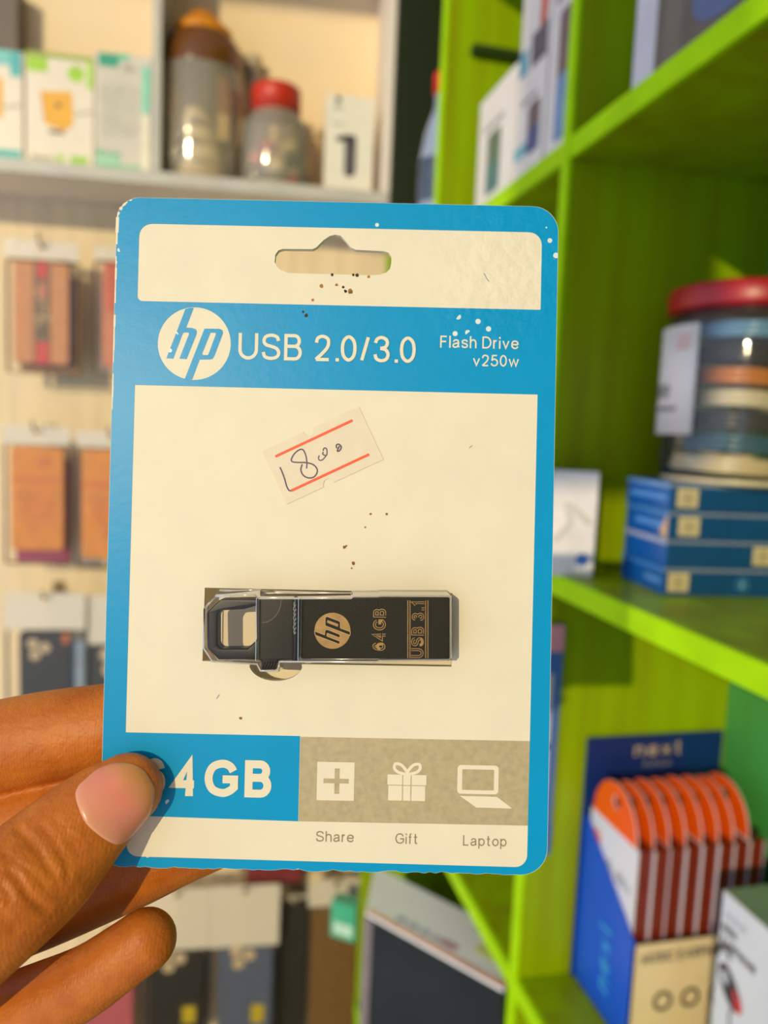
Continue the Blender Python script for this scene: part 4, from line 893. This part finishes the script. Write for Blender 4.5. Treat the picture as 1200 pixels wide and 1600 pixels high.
# gold emblem and outlined lettering, reading upwards
ec = cp(519.5, 985.5, DZ); er = 28 / 9.58
emb = MB().prism(CM, [circ(ec[0], ec[1], er, 48)], DZ, DZ + .03).build('round_emblem', M_gold, body)
def turn(p):      # letter of the card's emblem, turned a quarter to the left and scaled onto the drive
    x, y = (p[0] - C0[0]) / 6.16 * er, (p[1] - C0[1]) / 6.16 * er; return (ec[0] - y, ec[1] + x)
for L_, Cn in ((hL, None), (pL, pC)):
    l = [turn(p) for p in L_]; ls_ = [l if ccw(l) else l[::-1]] + ([hole([turn(p) for p in Cn])] if Cn else [])
    MB().prism(CM, ls_, DZ + .03, DZ + .05).build('emblem_letter', M_blk, emb)
    MB().stroke(CM, [Vector(p) for p in l], .1, DZ + .06, closed=True).build('emblem_outline', mat('gold_line', (196, 164, 110), .5), emb)
UPF = Frame(CM(0, 0, 0), CM.y, -CM.x, CM.z)     # text frame whose line runs up the card
def updrive(text, pxa, pya, pyb, cap_px, w):
    b0 = cp(pxa, pya, DZ); b1 = cp(pxa, pyb, DZ); base = -b0[0]; capm = cap_px / 9.58
    lettering(MB(), UPF, text, b0[1], b1[1], base, capm, w, DZ + .03).build('gold_outline', M_gold, body)
    lettering(MB(), UPF, text, b0[1], b1[1], base, capm, w, DZ + .045, outline=.45).build('lettering', M_blk, body)
updrive('64GB', 602, 1016.5, 951, 20, .22)
updrive('USB 3.1', 661.5, 1028, 939, 19.5, .22)
for xx in (637.2, 640.6, 665.0, 668.6):
    a_, b_ = cp(xx, 938, DZ), cp(xx, 1028.5, DZ); MB().stroke(CM, [a_, b_], .14, DZ + .03).build('gold_line', M_gold, body)

# ------------------------------------------------------------------ the hand: thumb in front, four fingers behind, palm and wrist out of frame
def K(px, py, dmm): return ondepth(px, py, dmm * MM)
def chain(js, n=5):
    """joints (px, py, depth mm, half width px) -> smooth centre line and radii"""
    P = [K(a, b, c) for a, b, c, r in js]; R_ = [r * c * MM / FPX for a, b, c, r in js]
    P4 = smooth([tuple(p) + (q,) for p, q in zip(P, R_)], n) if False else None
    pts, rad = [], []
    N = len(P)
    for i in range(N - 1):
        g = lambda A, k: A[max(0, min(N - 1, k))]
        for j in range(n):
            t = j / n
            f_ = lambda A: .5 * ((2 * g(A, i)) + (g(A, i + 1) - g(A, i - 1)) * t + (2 * g(A, i - 1) - 5 * g(A, i) + 4 * g(A, i + 1) - g(A, i + 2)) * t * t + (3 * g(A, i) - g(A, i - 1) - 3 * g(A, i + 1) + g(A, i + 2)) * t ** 3)
            pts.append(f_(P)); rad.append(f_(R_))
    pts.append(P[-1]); rad.append(R_[-1]); return pts, rad
hb = MB()
def finger(js, squash=.88, nn=20):
    p, r = chain(js); hb.tube(p, r, nn, flat=CARD.z, squash=squash)
finger([(197, 1234, 125.4, 57), (156, 1265, 124.2, 69), (96, 1322, 121.4, 84), (62, 1356, 119.4, 91), (-10, 1418, 116.0, 97), (-190, 1560, 115, 110), (-430, 1700, 122, 140)], .80)
finger([(330, 1118, 139.6, 58), (240, 1126, 139.6, 64), (160, 1137, 139.7, 68), (60, 1153, 140.0, 71), (-60, 1180, 141.0, 73), (-200, 1220, 146, 80), (-420, 1300, 154, 100)], .92)
finger([(330, 1232, 140.2, 56), (240, 1250, 140.4, 63), (150, 1268, 140.6, 67), (20, 1302, 141.2, 70), (-120, 1345, 144, 74), (-260, 1390, 149, 82), (-460, 1440, 156, 104)], .92)
finger([(338, 1306, 139.6, 50), (270, 1323, 139.8, 62), (190, 1358, 140.0, 66), (60, 1411, 141.0, 70), (-60, 1452, 143.0, 74), (-220, 1520, 149, 82), (-460, 1570, 156, 104)], .92)
finger([(228, 1468, 127.0, 48), (180, 1502, 127.0, 50), (130, 1535, 127.5, 54), (40, 1580, 130, 64), (-80, 1634, 136, 72), (-240, 1670, 148, 80), (-470, 1700, 155, 100)], .92)
# palm, heel of the thumb, wrist and forearm
finger([(-400, 1330, 156, 110), (-620, 1560, 156, 200), (-900, 1800, 156, 210)], .62)
finger([(-430, 1560, 156, 150), (-640, 1680, 155, 200), (-900, 1830, 156, 200)], .62)
finger([(-300, 1620, 126, 120), (-520, 1730, 134, 160), (-800, 1830, 148, 170)], .85)
finger([(-800, 1780, 155, 200), (-1100, 1960, 158, 190), (-1700, 2300, 170, 230), (-2600, 2800, 190, 270)], .75)
me = bpy.data.meshes.new('hand_raw'); me.from_pydata(hb.v, [], hb.f); me.update()
tmp = bpy.data.objects.new('hand_raw', me); COL.objects.link(tmp)
md = tmp.modifiers.new('r', 'REMESH'); md.mode = 'VOXEL'; md.voxel_size = .00055; md.use_smooth_shade = True
ms = tmp.modifiers.new('s', 'SMOOTH'); ms.factor = .5; ms.iterations = 7
dg = bpy.context.evaluated_depsgraph_get(); hm = bpy.data.meshes.new_from_object(tmp.evaluated_get(dg)); bpy.data.objects.remove(tmp)
hm.name = 'hand'
tree = BVHTree.FromPolygons([v.co.copy() for v in hm.vertices], [tuple(p.vertices) for p in hm.polygons])
def skin_at(px, py):
    d = ray(px, py).normalized(); h = tree.ray_cast(EYE, d); return h[0], h[1]
# creases over the thumb joint and at the finger folds: the skin dips along lines
from mathutils import kdtree
Z4 = lambda pts: [(x / 2.858, 1040 + y / 2.858) for x, y in pts]
creases = [(Z4([(80, 735), (130, 780), (180, 840), (215, 900), (240, 930)]), .36, .55), (Z4([(45, 915), (85, 960), (115, 1010), (160, 1060), (205, 1090)]), .42, .6), (Z4([(0, 975), (30, 1010), (50, 1045)]), .34, .5),
    (Z4([(185, 715), (225, 755), (265, 820), (295, 880), (305, 940)]), .2, .5), (Z4([(250, 690), (300, 760), (350, 830)]), .12, .5), (Z4([(10, 830), (60, 870), (100, 905)]), .2, .5), (Z4([(90, 900), (150, 930), (200, 990)]), .14, .5), (Z4([(0, 1110), (40, 1150), (70, 1190)]), .2, .6), (Z4([(150, 780), (200, 850)]), .12, .4)]
kd = kdtree.KDTree(len(hm.vertices))
for i, v in enumerate(hm.vertices): kd.insert(v.co, i)
kd.balance()
nor = [v.normal.copy() for v in hm.vertices]; push = {}
for pts, depth, wd in creases:
    for a in smooth(pts, 8):
        h, _ = skin_at(a.x, a.y)
        if h is None: continue
        for co, i, dist in kd.find_range(h, .0022):
            g = depth * MM * (math.exp(-(dist / (wd * MM)) ** 2) - .25 * math.exp(-((dist - .0013) / .0006) ** 2)); push[i] = max(push.get(i, -1), g) if g > 0 else push.get(i, g)
for i, g in push.items(): hm.vertices[i].co -= nor[i] * g
hm.update(); hm.shade_smooth()
def skin_material():
    M = mat('skin', (196, 114, 34), .48, var=.07, scale=130, sss=.10, rgb2=(174, 90, 16), spec=.35); nt = M.node_tree; P = nt.nodes['Principled BSDF']
    tc = node(nt, 'ShaderNodeTexCoord')
    mp = node(nt, 'ShaderNodeMapping'); mp.inputs['Rotation'].default_value = (0, 0, .3); nt.links.new(tc.outputs['Object'], mp.inputs[0])
    wv = node(nt, 'ShaderNodeTexWave', wave_type='BANDS', bands_direction='X'); wv.inputs['Scale'].default_value = 600; wv.inputs['Distortion'].default_value = 3; wv.inputs['Detail'].default_value = 1; wv.inputs['Detail Scale'].default_value = .12
    nt.links.new(mp.outputs[0], wv.inputs['Vector'])
    nz = node(nt, 'ShaderNodeTexNoise'); nz.inputs['Scale'].default_value = 900; nz.inputs['Detail'].default_value = 4; nt.links.new(tc.outputs['Object'], nz.inputs['Vector'])
    vo = node(nt, 'ShaderNodeTexVoronoi', feature='DISTANCE_TO_EDGE'); vo.inputs['Scale'].default_value = 900; nt.links.new(tc.outputs['Object'], vo.inputs['Vector'])
    ad = node(nt, 'ShaderNodeMath', operation='MULTIPLY_ADD'); nt.links.new(wv.outputs['Fac'], ad.inputs[0]); ad.inputs[1].default_value = .11; nt.links.new(nz.outputs[0], ad.inputs[2])
    a2 = node(nt, 'ShaderNodeMath', operation='MULTIPLY_ADD'); nt.links.new(vo.outputs['Distance'], a2.inputs[0]); a2.inputs[1].default_value = .8; nt.links.new(ad.outputs[0], a2.inputs[2])
    b = node(nt, 'ShaderNodeBump'); b.inputs['Strength'].default_value = .45; b.inputs['Distance'].default_value = .0003
    nt.links.new(a2.outputs[0], b.inputs['Height']); nt.links.new(b.outputs[0], P.inputs['Normal'])
    return M
hm.materials.clear(); hm.materials.append(skin_material())
ho = bpy.data.objects.new('hand', hm); COL.objects.link(ho)
hc = K(60, 1356, 117); hm.transform(Matrix.Translation(-hc)); ho.location = hc
tag(ho, 'brown skinned left hand pinching the lower left corner of the blue card', 'hand')
# thumb nail: a thin curved plate laid on the thumb
Nl = Z4([(335, 590), (345, 540), (380, 505), (440, 455), (520, 432), (590, 436), (640, 462), (668, 498), (690, 545), (690, 600), (665, 675), (600, 755), (545, 798), (500, 797), (430, 752), (372, 692)])
Nl = [tuple(p) for p in smooth(Nl, 3, True)]
ncx, ncy = sum(p[0] for p in Nl) / len(Nl), sum(p[1] for p in Nl) / len(Nl)
nv, nf = [], []; rings_ = [1.0, .97, .9, .75, .5, .25]; cn = len(Nl)
for k, s_ in enumerate(rings_):
    for x, y in Nl:
        h, nn_ = skin_at(ncx + (x - ncx) * s_, ncy + (y - ncy) * s_)
        nv.append(h + nn_ * MM * (-.15, .14, .26, .34, .38, .40)[k])
for k in range(len(rings_) - 1):
    for i in range(cn): nf.append((k * cn + i, k * cn + (i + 1) % cn, (k + 1) * cn + (i + 1) % cn, (k + 1) * cn + i))
nf.append(tuple(range((len(rings_) - 1) * cn, len(rings_) * cn)))
nb = MB().add(nv, nf)
def nail_material():
    M = mat('nail', (226, 150, 124), .28, var=.03, scale=150, sss=.15, spec=.55, coat=.15); nt = M.node_tree; P = nt.nodes['Principled BSDF']
    # pink bed, pale half moon at the root and yellowish free edge, along the thumb
    tc = node(nt, 'ShaderNodeTexCoord'); a_, _ = skin_at(140, 1290); b_, _ = skin_at(228, 1212); ax = (b_ - a_)
    vm = node(nt, 'ShaderNodeVectorMath', operation='DOT_PRODUCT'); nt.links.new(tc.outputs['Object'], vm.inputs[0]); vm.inputs[1].default_value = ax.normalized()
    mr = node(nt, 'ShaderNodeMapRange'); mr.inputs[1].default_value = (a_ - hc).dot(ax.normalized()); mr.inputs[2].default_value = (b_ - hc).dot(ax.normalized()); nt.links.new(vm.outputs['Value'], mr.inputs[0])
    rp = node(nt, 'ShaderNodeValToRGB'); e = rp.color_ramp.elements
    e[0].position = 0; e[0].color = (*lin((220, 152, 116)), 1); e[1].position = 1; e[1].color = (*lin((200, 140, 76)), 1)
    for pos, c in ((.30, (222, 142, 116)), (.55, (220, 134, 110)), (.85, (204, 140, 86))):
        q = e.new(pos); q.color = (*lin(c), 1)
    nt.links.new(mr.outputs[0], rp.inputs[0]); nt.links.new(rp.outputs[0], P.inputs['Base Color']); return M
nb.build('thumb_nail', nail_material(), ho, smooth=True)
